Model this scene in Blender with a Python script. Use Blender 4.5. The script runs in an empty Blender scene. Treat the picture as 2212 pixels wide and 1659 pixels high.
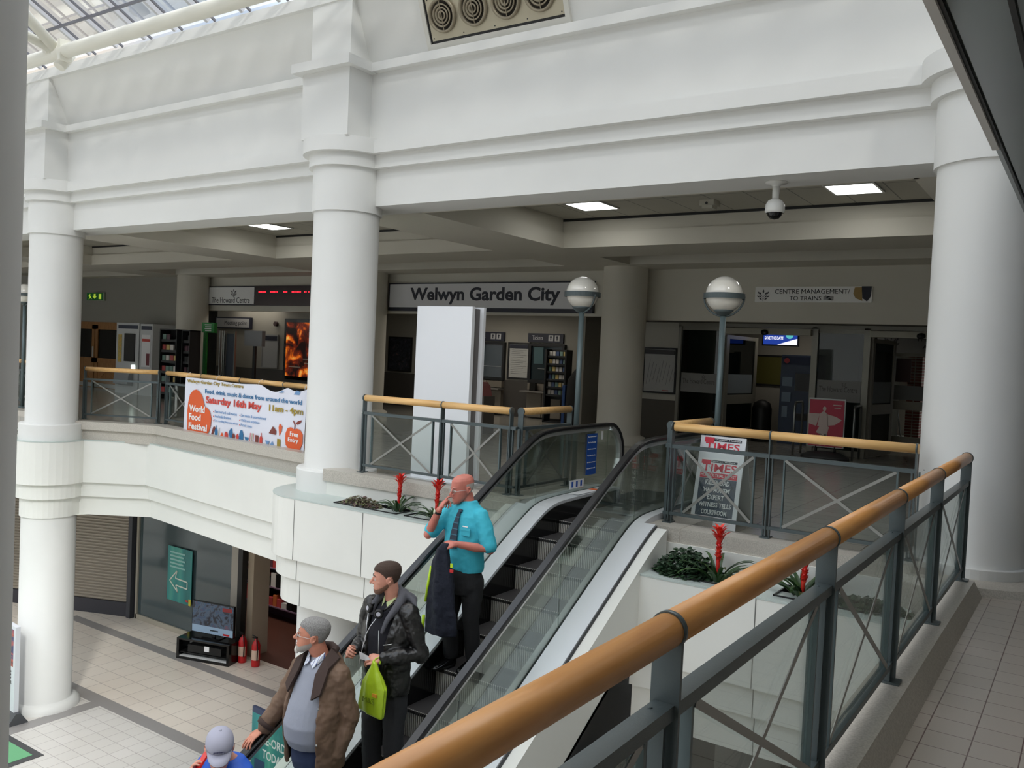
import bpy, bmesh, math, random
import numpy as np
from mathutils import Vector, Matrix, Euler
random.seed(7)
C = bpy.context.scene.collection
SC = bpy.context.scene
PI = math.pi

# ------------------------------------------------------------------ camera
cam = bpy.data.cameras.new('camera'); camo = bpy.data.objects.new('camera', cam); C.objects.link(camo)
cam.sensor_width = 36.0; cam.lens = 1870/2212*36.0; cam.clip_start = .03; cam.clip_end = 300
_x = Vector((.826028, .561732, .046277)); _f = Vector((-.560662, .827263, -.034)).normalized()
_x = (_x-_f*_x.dot(_f)).normalized(); _u = _x.cross(_f)
camo.matrix_world = Matrix(((_x.x,_u.x,-_f.x,0),(_x.y,_u.y,-_f.y,0),(_x.z,_u.z,-_f.z,1.72),(0,0,0,1)))
SC.camera = camo
# ------------------------------------------------------------------ world, sun, exposure
w = bpy.data.worlds.new('sky'); SC.world = w; w.use_nodes = True
nt = w.node_tree; nt.nodes.clear()
o_ = nt.nodes.new('ShaderNodeOutputWorld'); b_ = nt.nodes.new('ShaderNodeBackground')
tc = nt.nodes.new('ShaderNodeTexCoord'); no = nt.nodes.new('ShaderNodeTexNoise'); no.inputs['Scale'].default_value = 3.5; no.inputs['Detail'].default_value = 5
cr = nt.nodes.new('ShaderNodeValToRGB'); cr.color_ramp.elements[0].position = .42; cr.color_ramp.elements[1].position = .6
cr.color_ramp.elements[0].color = (.66,.77,.93,1); cr.color_ramp.elements[1].color = (1,.925,.83,1)
nt.links.new(tc.outputs['Generated'], no.inputs['Vector']); nt.links.new(no.outputs['Fac'], cr.inputs['Fac'])
sx_ = nt.nodes.new('ShaderNodeSeparateXYZ'); mr = nt.nodes.new('ShaderNodeMapRange'); mr.interpolation_type = 'SMOOTHSTEP'
mr.inputs['From Min'].default_value = .335; mr.inputs['From Max'].default_value = .40; mr.inputs['To Min'].default_value = .25; mr.inputs['To Max'].default_value = 1.05   # brighter cloud overhead, dimmer towards the horizon
ml = nt.nodes.new('ShaderNodeVectorMath'); ml.operation = 'SCALE'
nt.links.new(tc.outputs['Generated'], sx_.inputs[0]); nt.links.new(sx_.outputs['Z'], mr.inputs['Value']); nt.links.new(cr.outputs['Color'], ml.inputs[0]); nt.links.new(mr.outputs[0], ml.inputs['Scale'])
nt.links.new(ml.outputs[0], b_.inputs['Color']); b_.inputs['Strength'].default_value = 2.75
nt.links.new(b_.outputs['Background'], o_.inputs['Surface'])
sun = bpy.data.lights.new('sun', 'SUN'); suno = bpy.data.objects.new('sun', sun); C.objects.link(suno)
sun.energy = 1.6; sun.angle = math.radians(5); sun.color = (1,.97,.92)
suno.rotation_euler = Vector((-.62,.50,-.62)).to_track_quat('-Z','Y').to_euler()
vs = SC.view_settings; SC.display_settings.display_device = 'sRGB'
vs.view_transform = 'Standard'; vs.look = 'None'; vs.gamma = 1; vs.use_curve_mapping = False; vs.exposure = 0.37
try:
    SC.cycles.max_bounces = 10; SC.cycles.diffuse_bounces = 5; SC.cycles.transparent_max_bounces = 24
    SC.cycles.use_denoising = True; SC.cycles.sample_clamp_indirect = 6; SC.cycles.caustics_reflective = False; SC.cycles.caustics_refractive = False
except Exception: pass

# ------------------------------------------------------------------ materials
def lin(c):
    return tuple(((v/255)/12.92 if v/255 <= .04045 else ((v/255+.055)/1.055)**2.4) for v in c)+(1,)
def mat(name, c, rough=.5, metal=0, var=0, vs_=4, bump=0, bs=60, emit=None, es=0, spec=None, c2=None, coat=0):
    m = bpy.data.materials.new(name); m.use_nodes = True; n = m.node_tree; p = n.nodes['Principled BSDF']
    p.inputs['Base Color'].default_value = lin(c); p.inputs['Roughness'].default_value = rough; p.inputs['Metallic'].default_value = metal
    if spec is not None: p.inputs['Specular IOR Level'].default_value = spec
    if coat: p.inputs['Coat Weight'].default_value = coat
    t = n.nodes.new('ShaderNodeTexCoord')
    if var or c2:
        z = n.nodes.new('ShaderNodeTexNoise'); z.inputs['Scale'].default_value = vs_; z.inputs['Detail'].default_value = 4
        r = n.nodes.new('ShaderNodeValToRGB'); a = lin(c); b = lin(c2) if c2 else tuple(v*(1-var) for v in a[:3])+(1,)
        r.color_ramp.elements[0].position = .38; r.color_ramp.elements[1].position = .62
        r.color_ramp.elements[0].color = b; r.color_ramp.elements[1].color = a
        n.links.new(t.outputs['Object'], z.inputs['Vector']); n.links.new(z.outputs['Fac'], r.inputs['Fac']); n.links.new(r.outputs['Color'], p.inputs['Base Color'])
    if bump:
        z = n.nodes.new('ShaderNodeTexNoise'); z.inputs['Scale'].default_value = bs; z.inputs['Detail'].default_value = 3
        b = n.nodes.new('ShaderNodeBump'); b.inputs['Strength'].default_value = bump; b.inputs['Distance'].default_value = .01
        n.links.new(t.outputs['Object'], z.inputs['Vector']); n.links.new(z.outputs['Fac'], b.inputs['Height']); n.links.new(b.outputs['Normal'], p.inputs['Normal'])
    if emit is not None:
        p.inputs['Emission Color'].default_value = lin(emit); p.inputs['Emission Strength'].default_value = es
    return m
def tilemat(name, c1, c2, cm, sx, sy, mortar=.012, rough=.35, rot=0, spec=.5):
    m = mat(name, c1, rough, spec=spec); n = m.node_tree; p = n.nodes['Principled BSDF']
    t = n.nodes.new('ShaderNodeTexCoord'); mp = n.nodes.new('ShaderNodeMapping'); b = n.nodes.new('ShaderNodeTexBrick')
    mp.inputs['Rotation'].default_value = (0,0,rot)
    b.offset = 0; b.inputs['Color1'].default_value = lin(c1); b.inputs['Color2'].default_value = lin(c2); b.inputs['Mortar'].default_value = lin(cm)
    b.inputs['Scale'].default_value = 1; b.inputs['Brick Width'].default_value = sx; b.inputs['Row Height'].default_value = sy; b.inputs['Mortar Size'].default_value = mortar; b.inputs['Mortar Smooth'].default_value = .2; b.inputs['Bias'].default_value = 0
    n.links.new(t.outputs['Object'], mp.inputs['Vector']); n.links.new(mp.outputs['Vector'], b.inputs['Vector']); n.links.new(b.outputs['Color'], p.inputs['Base Color'])
    return m
def glassmat(name, tint, refl=.08, fac=None):
    m = bpy.data.materials.new(name); m.use_nodes = True; n = m.node_tree; n.nodes.clear()
    o = n.nodes.new('ShaderNodeOutputMaterial'); mx = n.nodes.new('ShaderNodeMixShader'); tr = n.nodes.new('ShaderNodeBsdfTransparent'); g = n.nodes.new('ShaderNodeBsdfGlossy')
    l = n.nodes.new('ShaderNodeLayerWeight'); l.inputs['Blend'].default_value = .25
    ma = n.nodes.new('ShaderNodeMath'); ma.operation = 'MULTIPLY_ADD'; ma.inputs[1].default_value = .5; ma.inputs[2].default_value = refl
    tr.inputs['Color'].default_value = lin(tint); g.inputs['Roughness'].default_value = .02
    n.links.new(l.outputs['Fresnel'], ma.inputs[0]); n.links.new(ma.outputs[0], mx.inputs['Fac'])
    n.links.new(tr.outputs[0], mx.inputs[1]); n.links.new(g.outputs[0], mx.inputs[2]); n.links.new(mx.outputs[0], o.inputs['Surface'])
    return m
def bandmat(name, ramp, scale=1, axis=2, rough=.5, dist=2, emit=0, nscale=3):
    """noisy colour bands along one object axis (wood grain, posters, shelving goods)"""
    m = mat(name, (128,128,128), rough); n = m.node_tree; p = n.nodes['Principled BSDF']
    t = n.nodes.new('ShaderNodeTexCoord'); mp = n.nodes.new('ShaderNodeMapping'); z = n.nodes.new('ShaderNodeTexNoise'); r = n.nodes.new('ShaderNodeValToRGB')
    s = [scale]*3
    if axis < 3: s[axis] = scale*.08

    mp.inputs['Scale'].default_value = s; z.inputs['Scale'].default_value = nscale; z.inputs['Detail'].default_value = 5; z.inputs['Distortion'].default_value = dist
    e = r.color_ramp.elements
    while len(e) < len(ramp): e.new(.5)
    for i, (pos, c) in enumerate(ramp): e[i].position = pos; e[i].color = lin(c)
    n.links.new(t.outputs['Object'], mp.inputs['Vector']); n.links.new(mp.outputs['Vector'], z.inputs['Vector']); n.links.new(z.outputs['Fac'], r.inputs['Fac']); n.links.new(r.outputs['Color'], p.inputs['Base Color'])
    if emit: n.links.new(r.outputs['Color'], p.inputs['Emission Color']); p.inputs['Emission Strength'].default_value = emit
    return m
def stripemat(name, c1, c2, period, axis=2, rough=.5, duty=.5, metal=0):
    m = mat(name, c1, rough, metal); n = m.node_tree; p = n.nodes['Principled BSDF']
    t = n.nodes.new('ShaderNodeTexCoord'); sp = n.nodes.new('ShaderNodeSeparateXYZ')
    a = n.nodes.new('ShaderNodeMath'); a.operation = 'MULTIPLY'; a.inputs[1].default_value = 1/period
    f = n.nodes.new('ShaderNodeMath'); f.operation = 'FRACT'; g = n.nodes.new('ShaderNodeMath'); g.operation = 'GREATER_THAN'; g.inputs[1].default_value = duty
    mx = n.nodes.new('ShaderNodeMix'); mx.data_type = 'RGBA'; mx.inputs['A'].default_value = lin(c1); mx.inputs['B'].default_value = lin(c2)
    n.links.new(t.outputs['Object'], sp.inputs[0]); n.links.new(sp.outputs[axis], a.inputs[0]); n.links.new(a.outputs[0], f.inputs[0]); n.links.new(f.outputs[0], g.inputs[0])
    n.links.new(g.outputs[0], mx.inputs['Factor']); n.links.new(mx.outputs['Result'], p.inputs['Base Color'])
    return m

W = mat('white_paint', (229,229,226), .55, var=.04, vs_=.7)
W2 = mat('white_cladding', (232,232,226), .4, var=.03, vs_=1.1)
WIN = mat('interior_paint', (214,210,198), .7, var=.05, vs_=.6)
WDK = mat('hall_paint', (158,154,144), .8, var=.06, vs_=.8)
CAP = mat('grey_capping', (188,198,194), .35)
TERR = mat('terrazzo', (196,190,180), .4, c2=(176,170,160), vs_=90)
GREEN = mat('grey_green_steel', (82,92,94), .38, metal=.25, bump=.05, bs=200)
GREENL = mat('grey_green_steel_post', (92,106,108), .4, metal=.2)
STRIP = mat('brushed_strip', (150,150,146), .3, metal=.6)
WOOD = bandmat('beech_rail', [(.3,(202,140,80)),(.5,(210,150,88)),(.7,(218,160,98))], 10, 1, .32, .4)
WOODX = bandmat('beech_rail_pale', [(.3,(220,170,106)),(.5,(228,182,118)),(.7,(234,192,130))], 10, 0, .35, .4)
OAK = bandmat('oak_door', [(.3,(140,96,54)),(.55,(160,114,68)),(.8,(172,126,80))], 10, 2, .5, 1)
RUBBER = mat('handrail_rubber', (26,26,28), .28)
ALU = mat('aluminium', (206,208,208), .3, metal=.7)
ALUW = mat('pale_aluminium_deck', (226,228,232), .3, metal=.15)
ALUD = mat('satin_aluminium', (150,152,150), .35, metal=.8)
BLK = mat('black', (14,14,15), .5)
BLKG = mat('black_gloss', (10,10,11), .12)
DK = mat('dark_grey', (40,42,44), .5)
STEP = mat('step_tread', (66,64,64), .5, metal=.2)
STEPR = mat('step_rib', (204,200,192), .45, metal=.2)
STEPD = mat('step_groove', (30,29,29), .5)
GL = glassmat('clear_glass', (242,246,244), .02)
GLE = glassmat('escalator_glass', (234,240,236), .015)
GLS = glassmat('shop_glass', (120,134,134), .05)
GLD = glassmat('dark_glass', (60,66,66), .05)
SKYG = glassmat('roof_glass', (236,238,238), .02)
LITE = mat('light_diffuser', (255,255,255), .5, emit=(255,255,250), es=7)
RED = mat('red', (196,30,34), .4)
TUBE = mat('cream_steel', (236,234,222), .35)
def c(name, rgb, rough=.5, **k): return mat(name, rgb, rough, **k)
PAPER = c('paper_white', (236,236,238), .55)
INK = c('ink_navy', (30,32,48))
TXTW = c('lettering_white', (240,240,240))

# ------------------------------------------------------------------ mesh helpers
class MB:
    def __init__(s): s.v = []; s.f = []; s.m = []; s.sm = []
    def add(s, V, F, mi=0, smooth=False):
        b = len(s.v); s.v += [tuple(v) for v in V]
        for f in F: s.f.append([b+i for i in f]); s.m.append(mi); s.sm.append(smooth)
        return s
    def box(s, x0, x1, y0, y1, z0, z1, mi=0):
        x0, x1 = min(x0,x1), max(x0,x1); y0, y1 = min(y0,y1), max(y0,y1); z0, z1 = min(z0,z1), max(z0,z1)
        return s.add([(x0,y0,z0),(x1,y0,z0),(x1,y1,z0),(x0,y1,z0),(x0,y0,z1),(x1,y0,z1),(x1,y1,z1),(x0,y1,z1)],
                     [(0,3,2,1),(4,5,6,7),(0,1,5,4),(1,2,6,5),(2,3,7,6),(3,0,4,7)], mi)
    def bar(s, p, q, w, h, up=(0,0,1), mi=0):
        p, q = Vector(p), Vector(q); d = (q-p).normalized(); u = Vector(up); r = d.cross(u)
        if r.length < 1e-5: r = d.cross(Vector((1,0,0)))
        r.normalize(); u = r.cross(d); V = []
        for a in (p, q):
            for i, j in ((-1,-1),(1,-1),(1,1),(-1,1)): V.append(a+r*i*w/2+u*j*h/2)
        return s.add(V, [(3,2,1,0),(4,5,6,7),(0,1,5,4),(1,2,6,5),(2,3,7,6),(3,0,4,7)], mi)
    def tube(s, pts, r, n=12, mi=0, ry=None, caps=True, closed=False, up=None):
        """swept round or oval section; r may be a list"""
        P = [Vector(p) for p in pts]; N = len(P); R = r if isinstance(r, (list, tuple)) else [r]*N; V = []; F = []
        pr = None
        for i in range(N):
            a = P[(i-1) % N] if (i > 0 or closed) else P[i]; b = P[(i+1) % N] if (i < N-1 or closed) else P[i]
            d = (b-a).normalized()
            if up is not None: u = Vector(up); x = u.cross(d).normalized()
            elif pr is None:
                u = Vector((0,0,1)) if abs(d.z) < .9 else Vector((1,0,0)); x = u.cross(d).normalized()
            else: x = (pr-d*pr.dot(d)).normalized()
            pr = x; y = d.cross(x)
            for k in range(n):
                t = 2*PI*k/n; V.append(P[i]+x*math.cos(t)*R[i]+y*math.sin(t)*(R[i] if ry is None else ry))
        M_ = N if closed else N-1
        for i in range(M_):
            for k in range(n):
                j = (i+1) % N; F.append((i*n+k, i*n+(k+1) % n, j*n+(k+1) % n, j*n+k))
        s.add(V, F, mi, True)
        if caps and not closed:
            b = len(s.v)-len(V); s.f.append([b+k for k in range(n)][::-1]); s.m.append(mi); s.sm.append(False)
            s.f.append([b+(N-1)*n+k for k in range(n)]); s.m.append(mi); s.sm.append(False)
        return s
    def cyl(s, p, q, r, r2=None, n=24, mi=0): return s.tube([p, q], [r, r if r2 is None else r2], n, mi)
    def lathe(s, prof, cx, cy, cz=0, n=48, mi=0, a0=0, a1=2*PI, smooth=True):
        full = abs(a1-a0-2*PI) < 1e-6; K = n if full else n+1; V = []; F = []
        for r, z in prof:
            for k in range(K): t = a0+(a1-a0)*k/n; V.append((cx+r*math.cos(t), cy+r*math.sin(t), cz+z))
        for i in range(len(prof)-1):
            for k in range(n): F.append((i*K+k, i*K+(k+1) % K, (i+1)*K+(k+1) % K, (i+1)*K+k))
        return s.add(V, F, mi, smooth)
    def ball(s, c_, rx, ry=None, rz=None, n=16, mi=0, rot=None):
        ry = rx if ry is None else ry; rz = rx if rz is None else rz; V = []; F = []; h = n//2
        for i in range(h+1):
            a = PI*i/h
            for k in range(n):
                t = 2*PI*k/n; v = Vector((rx*math.sin(a)*math.cos(t), ry*math.sin(a)*math.sin(t), rz*math.cos(a)))
                if rot: v.rotate(Euler(rot))
                V.append(Vector(c_)+v)
        for i in range(h):
            for k in range(n): F.append((i*n+k, (i+1)*n+k, (i+1)*n+(k+1) % n, i*n+(k+1) % n))
        return s.add(V, F, mi, True)
    def loft(s, rings, mi=0, caps=True, smooth=True):
        n = len(rings[0]); V = [p for r in rings for p in r]; F = []
        for i in range(len(rings)-1):
            for k in range(n): F.append((i*n+k, i*n+(k+1) % n, (i+1)*n+(k+1) % n, (i+1)*n+k))
        if caps: F.append(tuple(range(n))[::-1]); F.append(tuple(range((len(rings)-1)*n, len(rings)*n)))
        return s.add(V, F, mi, smooth)
    def prism(s, poly, a0, a1, axis='x', mi=0):
        n = len(poly)
        def P(u, v, a): return {'x': (a,u,v), 'y': (u,a,v), 'z': (u,v,a)}[axis]
        V = [P(u,v,a0) for u,v in poly]+[P(u,v,a1) for u,v in poly]
        return s.add(V, [tuple(range(n))[::-1], tuple(range(n,2*n))]+[(i,(i+1)%n,n+(i+1)%n,n+i) for i in range(n)], mi)
    def sweep(s, path, prof, mi=0, closed=False):
        """prof points (outward offset, z) along a plan path; outward is to the right of travel"""
        P = [Vector(p) for p in path]; N = len(P); V = []; n = len(prof)
        for i in range(N):
            d1 = (P[i]-P[i-1]).normalized() if i > 0 else None; d2 = (P[i+1]-P[i]).normalized() if i < N-1 else None
            d1 = d1 or d2; d2 = d2 or d1
            n1 = Vector((d1.y,-d1.x)); n2 = Vector((d2.y,-d2.x)); m = (n1+n2).normalized(); k = 1/max(.3, m.dot(n1))
            for o, z in prof: V.append((P[i].x+m.x*o*k, P[i].y+m.y*o*k, z))
        F = [(i*n+j, (i+1)*n+j, (i+1)*n+j+1, i*n+j+1) for i in range(N-1) for j in range(n-1)]
        return s.add(V, F, mi)
    def xf(s, M_):
        s.v = [tuple(M_ @ Vector(v)) for v in s.v]; return s
def build(mb, name, mats, parent=None, normals=True):
    me = bpy.data.meshes.new(name); me.from_pydata([tuple(v) for v in mb.v], [], mb.f)
    if not isinstance(mats, (list, tuple)): mats = [mats]
    for m in mats: me.materials.append(m)
    me.polygons.foreach_set('material_index', mb.m); me.polygons.foreach_set('use_smooth', mb.sm)
    if normals:
        b = bmesh.new(); b.from_mesh(me); bmesh.ops.recalc_face_normals(b, faces=b.faces); b.to_mesh(me); b.free()
    me.update(); o = bpy.data.objects.new(name, me); C.objects.link(o)
    if parent is not None: o.parent = parent
    return o
def tag(o, label, cat, group=None, kind=None):
    o['label'] = label; o['category'] = cat
    if group: o['group'] = group
    if kind: o['kind'] = kind
    return o
def rebase(o, p=None):
    """put a single-mesh object's origin at its own base"""
    me = o.data; vs_ = [v.co for v in me.vertices]
    if p is None:
        p = (sum(v.x for v in vs_)/len(vs_), sum(v.y for v in vs_)/len(vs_), min(v.z for v in vs_))
    p = Vector(p); me.transform(Matrix.Translation(-p)); o.location = o.location+p; return o
def struct(name, mb, mats, parent=None):
    o = build(mb, name, mats, parent)
    if parent is None: o['kind'] = 'structure'
    return o
def thing(name, label, cat, group=None):
    o = bpy.data.objects.new(name, None); o.empty_display_size = .1; C.objects.link(o); return tag(o, label, cat, group)
def base(root, p):
    p = Vector(p); root.location = p
    for ch in root.children: ch.location = Vector(ch.location)-p
    return root
def single(name, mb, mats, label, cat, group=None, kind=None):
    return tag(rebase(build(mb, name, mats)), label, cat, group, kind)
def dup(root, label=None, loc=None, rot=None):
    r = root.copy(); C.objects.link(r)
    if loc is not None: r.location = loc
    if rot is not None: r.rotation_euler = rot
    if label: r['label'] = label
    for ch in list(root.children):
        c_ = ch.copy(); C.objects.link(c_); c_.parent = r
        for g in ch.children: d = g.copy(); C.objects.link(d); d.parent = c_
    return r
_tc = {}
def txt(s, x, y, z, w, mat_, parent, h=None, face='-y', bold=0, ext=.003, name='lettering', shear=0, spacing=1, M_=None, align='L'):
    """lettering w metres wide (and h tall when given), lower left corner at x,y,z"""
    cu = bpy.data.curves.new('t', 'FONT'); cu.body = s; cu.size = 1; cu.extrude = .001; cu.offset = bold; cu.shear = shear; cu.space_character = spacing; cu.resolution_u = 3
    ob = bpy.data.objects.new('t', cu); C.objects.link(ob); bpy.context.view_layer.update()
    me = bpy.data.meshes.new_from_object(ob.evaluated_get(bpy.context.evaluated_depsgraph_get())); bpy.data.objects.remove(ob); bpy.data.curves.remove(cu)
    xs = [v.co.x for v in me.vertices]; ys = [v.co.y for v in me.vertices]
    if not xs: return None
    x0, x1, y0, y1 = min(xs), max(xs), min(ys), max(ys); sx = w/(x1-x0); sy = sx if h is None else h/(y1-y0)
    T = Matrix.Diagonal((sx, sy, ext/.002, 1)) @ Matrix.Translation((-x0 if align == 'L' else -(x0+x1)/2, -y0, 0))
    if M_ is None:
        M_ = Matrix.Translation((x,y,z)) @ (Euler((PI/2,0,0)) if face == '-y' else Euler((PI/2,0,PI/2)) if face == '+x' else Euler((0,0,0))).to_matrix().to_4x4()
    else: M_ = M_ @ Matrix.Translation((x,y,z))
    me.transform(M_ @ T); me.materials.clear(); me.materials.append(mat_)
    o = bpy.data.objects.new(name, me); C.objects.link(o)
    if parent is not None: o.parent = parent
    return o
def flat(poly, y0, y1, name, mats, parent, axis='y'):
    m = MB(); m.prism(poly, y0, y1, axis); return build(m, name, mats, parent)
# ================================================================== STRUCTURE
COLX = [(-23.3,8.45), (-15.95,8.45), (-8.55,8.45), (-.85,8.45)]
LZ = -5.2
def arc(cx, cy, r, a0, a1, n=14): return [(cx+r*math.cos(math.radians(a0+(a1-a0)*i/n)), cy+r*math.sin(math.radians(a0+(a1-a0)*i/n))) for i in range(n+1)]
# upper floor
FT = tilemat('upper_floor_tiles', (172,168,159), (164,160,151), (120,117,112), .6, .3, .006, .16)
FD = tilemat('walkway_tiles', (186,176,166), (180,170,160), (112,92,88), .2, .2, .0032, .3)
m = MB(); m.prism([(-30,8.9),(-15.6,8.9),(-14.5,9.6),(-9.4,9.05),(-8.4,8.0),(-5.28,8.0),(-5.28,9.0),(-3.45,9.0),(-3.45,7.9),(-.7,7.9),(-.7,26),(-30,26)], -.24, 0, 'z')
struct('floor', m, FT)
m = MB(); m.box(-.70, 3, -10, 7.9, -.24, 0); m.box(-.70, 3, 7.9, 26, -.24, 0); struct('floor_walkway', m, FD)
SOF = c('slab_soffit', (205,205,200), .7)
m = MB(); m.prism([(-30,9.2),(-15.6,9.2),(-14.5,9.7),(-9.0,9.0),(-8.4,8.1),(-5.28,8.1),(-5.28,9.2),(-3.2,9.2),(-3.2,7.85),(-.5,7.85),(-.5,26),(-30,26)], -1.6, -.25, 'z')
m.box(-.5, 3, -10, 26, -1.6, -.25); struct('ceiling_lower', m, SOF)
# fascia of the slab edge, with its ledge and three stepped bands
FASC = [(-.30,-.221),(-.30,-.22),(0,-.22),(0,-1.0),(-.07,-1.0),(-.07,-1.27),(-.14,-1.27),(-.14,-1.62),(-.9,-1.62)]
CAPP = [(-.34,-.216),(.004,-.216),(.004,-.232)]
left = [(-30,8.78),(-16.6,8.78)]+arc(-15.95,8.45,.63,150,390,24)+[(-14.45,9.42),(-9.45,8.7)]+arc(-8.42,8.27,.78,155,270,14)+[(-5.30,7.49)]
right = [(-3.44,7.16),(-1.35,7.16)]+arc(-1.35,6.71,.45,90,0,6)+[(-.90,-9.8)]
m = MB(); m.sweep(left, FASC); struct('wall_fascia_left', m, W2)
m = MB(); m.sweep(right, FASC); m.box(-3.42,-3.40,7.31,8.0,-1.61,-.23); struct('wall_fascia_right', m, W2)
m = MB()
m.sweep(left, CAPP); m.sweep(right, CAPP)
def joint(m, x, y, off=.004):
    for k, (z0, z1) in enumerate(((-1.0,-.23),(-1.27,-1.005),(-1.62,-1.275))):
        m.box(x-.004, x+.004, y+.07*k-off, y+.07*k+.02, z0, z1)
m.lathe([(.4,-.218),(.60,-.218)],-15.95,8.45,smooth=False); m.lathe([(.05,-.2185),(.755,-.2185)],-8.42,8.27,smooth=False); m.box(-8.5,-7.7,7.5,8.0,-.23,-.218)
struct('trim_ledge_capping', m, CAP)
m = MB()
for x in (-7.12,-8.3,-6.0): joint(m, x, 7.49)
for x in (-2.28,): joint(m, x, 7.16)
struct('trim_panel_joints', m, c('joint_grey', (110,110,106)))  # dark grey strips marking the joints between fascia panels
# kerbs
KERB = [(-.34,0),(-.30,.12),(0,.12),(0,-.03),(-.06,-.03),(-.06,-.24)]
m = MB()
m.sweep([(-30,8.92),(-16.5,8.92),(-16.1,8.7)], KERB); m.sweep([(-15.7,8.55),(-15.5,8.78),(-14.2,9.40),(-9.4,8.82),(-8.9,8.6)], KERB)
m.sweep([(-8.3,7.95),(-5.22,7.95),(-5.22,9.9)][:2], KERB)
m.sweep([(-3.50,7.79),(-1.2,7.79),(-1.0,7.9)], KERB)
m.box(-5.55,-5.215,7.956,9.6,-.03,.123); m.box(-3.592,-3.25,7.784,9.5,-.03,.123)
K2 = [(-.26,-.0),(-.20,.12),(0,.12),(0,-.03),(-.05,-.03),(-.05,-.24)]
m.sweep([(-.92,7.62),(-.92,-9.8)], K2)
m.sweep(arc(-.85,8.45,.80,225,330,14), [(-.6,.06),(0,.06),(.03,.0),(.03,-.24)])
struct('trim_kerb', m, TERR)
# columns
for i, (x, y) in enumerate(COLX):
    m = MB(); r = .44
    m.lathe([(r+.02,0),(r,.05),(r,3.50)], x, y); m.lathe([(r+.03,3.50),(r+.03,4.085)], x, y); m.lathe([(r+.03,3.50),(r,3.50)], x, y, smooth=False)
    m.lathe([(r-.1,4.075),(.525,4.075),(.525,4.255)], x, y, n=160, smooth=False); m.lathe([(r-.1,4.244),(.61,4.244),(.61,4.436),(.3,4.436)], x, y, n=160, smooth=False)
    # pier above the ring
    if i < 3:
        m.box(x-.43, x+.43, 7.97, 8.6, 4.434, 5.295); m.box(x-.53, x+.53, 7.85, 8.6, 5.295, 5.415)
        m.prism([(8.04,5.41),(8.6,5.41),(8.2,6.21),(8.04,6.21)], x-.36, x+.36, 'x')
    # collar and lower shaft
    if i < 3: m.lathe([(.40,.08),(.53,.08),(.54,.06),(.54,-.225)], x, y, n=128, smooth=False)
    else: m.lathe([(.44,.14),(.50,.14),(.50,.05),(.62,.05),(.62,.0)], x, y, smooth=False)
    m.lathe([(.46,-1.5),(.46,LZ+.16),(.50,LZ+.16),(.60,LZ+.09),(.61,LZ)], x, y)
    if i == 2: m.lathe([(.462,-.25),(.462,-1.7)], x, y)
    o = struct('column', m, W)
for x in (-22.45,-15.3,-8.15,-.8):
    m = MB(); m.lathe([(.56,0),(.56,.14),(.47,.17),(.455,.2),(.455,3.60)], x, 16.0); struct('column', m, WIN)
# near column at the left edge of the walkway railing
m = MB(); m.lathe([(.6,0),(.6,.1),(.45,.12),(.44,.2),(.44,3.5)], -.857, -.068); m.lathe([(.47,3.5),(.47,6.3)], -.857, -.068); struct('column', m, W)
# facade beam and cove
prof = [(9.1,3.6),(8.5,3.6),(8.5,4.08),(8.4,4.08),(8.4,4.25),(8.3,4.25),(8.3,4.42),(8.38,4.43),(8.38,5.30),(8.27,5.30),(8.27,5.41),(8.43,5.43),(8.10,6.20),(8.02,6.20),(8.02,6.36),(8.6,6.38),(9.1,5.6)]
m = MB(); m.prism(prof, -30, 3, 'x'); struct('wall_north_beam', m, W)
# interior ceiling with coffers
CEIL = tilemat('ceiling_tiles', (186,183,170), (180,177,165), (130,128,120), .6, 1.3, .01, .7)
m = MB(); m.box(-30,3,9.0,16.5,4.1,4.2); struct('ceiling_tiles', m, CEIL)
m = MB()
m.box(-30,3,12.95,14.15,3.6,4.1); m.box(-30,3,15.5,16.5,3.6,4.1)
for x in (-23.3,-15.95,-8.55,-.85): m.box(x-.7,x+.7,9.1,12.95,3.6,4.1); m.box(x-.7,x+.7,14.15,15.5,3.6,4.1)
for x0, x1 in ((-30,-24),(-22.6,-16.65),(-15.25,-9.25),(-7.85,-1.55)):   # stepped moulding round each coffer
    for y0, y1 in ((9.1,12.95),(14.15,15.5)):
        m.box(x0,x1,y1-.05,y1,3.6,3.86); m.box(x0,x0+.05,y0,y1,3.6,3.86); m.box(x1-.05,x1,y0,y1,3.6,3.86); m.box(x0,x1,y0,y0+.05,3.6,3.86)
        m.box(x0,x1,y1-.02,y1,4.06,4.1,1)
struct('ceiling_beams', m, [WIN, DK])
m = MB(); m.box(-22.6,-8.4,16.4,16.6,2.62,3.6); m.box(-8.4,3,16.4,16.6,2.56,3.6); struct('wall_signboard_fascia', m, WIN)
# hall behind the fascia
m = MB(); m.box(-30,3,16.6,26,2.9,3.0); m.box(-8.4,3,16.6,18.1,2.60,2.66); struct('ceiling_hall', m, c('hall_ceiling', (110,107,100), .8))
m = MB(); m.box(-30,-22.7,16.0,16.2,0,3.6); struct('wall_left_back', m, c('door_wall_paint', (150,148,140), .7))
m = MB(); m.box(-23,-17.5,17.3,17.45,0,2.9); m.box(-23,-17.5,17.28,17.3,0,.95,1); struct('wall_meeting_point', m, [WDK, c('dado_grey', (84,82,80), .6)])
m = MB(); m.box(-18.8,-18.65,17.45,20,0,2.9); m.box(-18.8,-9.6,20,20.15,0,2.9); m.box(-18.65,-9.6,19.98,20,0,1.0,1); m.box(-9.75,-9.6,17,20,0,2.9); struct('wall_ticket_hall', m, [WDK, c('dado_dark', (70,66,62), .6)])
m = MB(); m.box(-9.6,-7.75,18.0,18.12,0,2.6); m.box(-9.6,-7.75,17.98,18.0,0,.86,1); struct('wall_doors', m, [WIN, c('dado_brown', (96,90,82), .6)])
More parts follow.
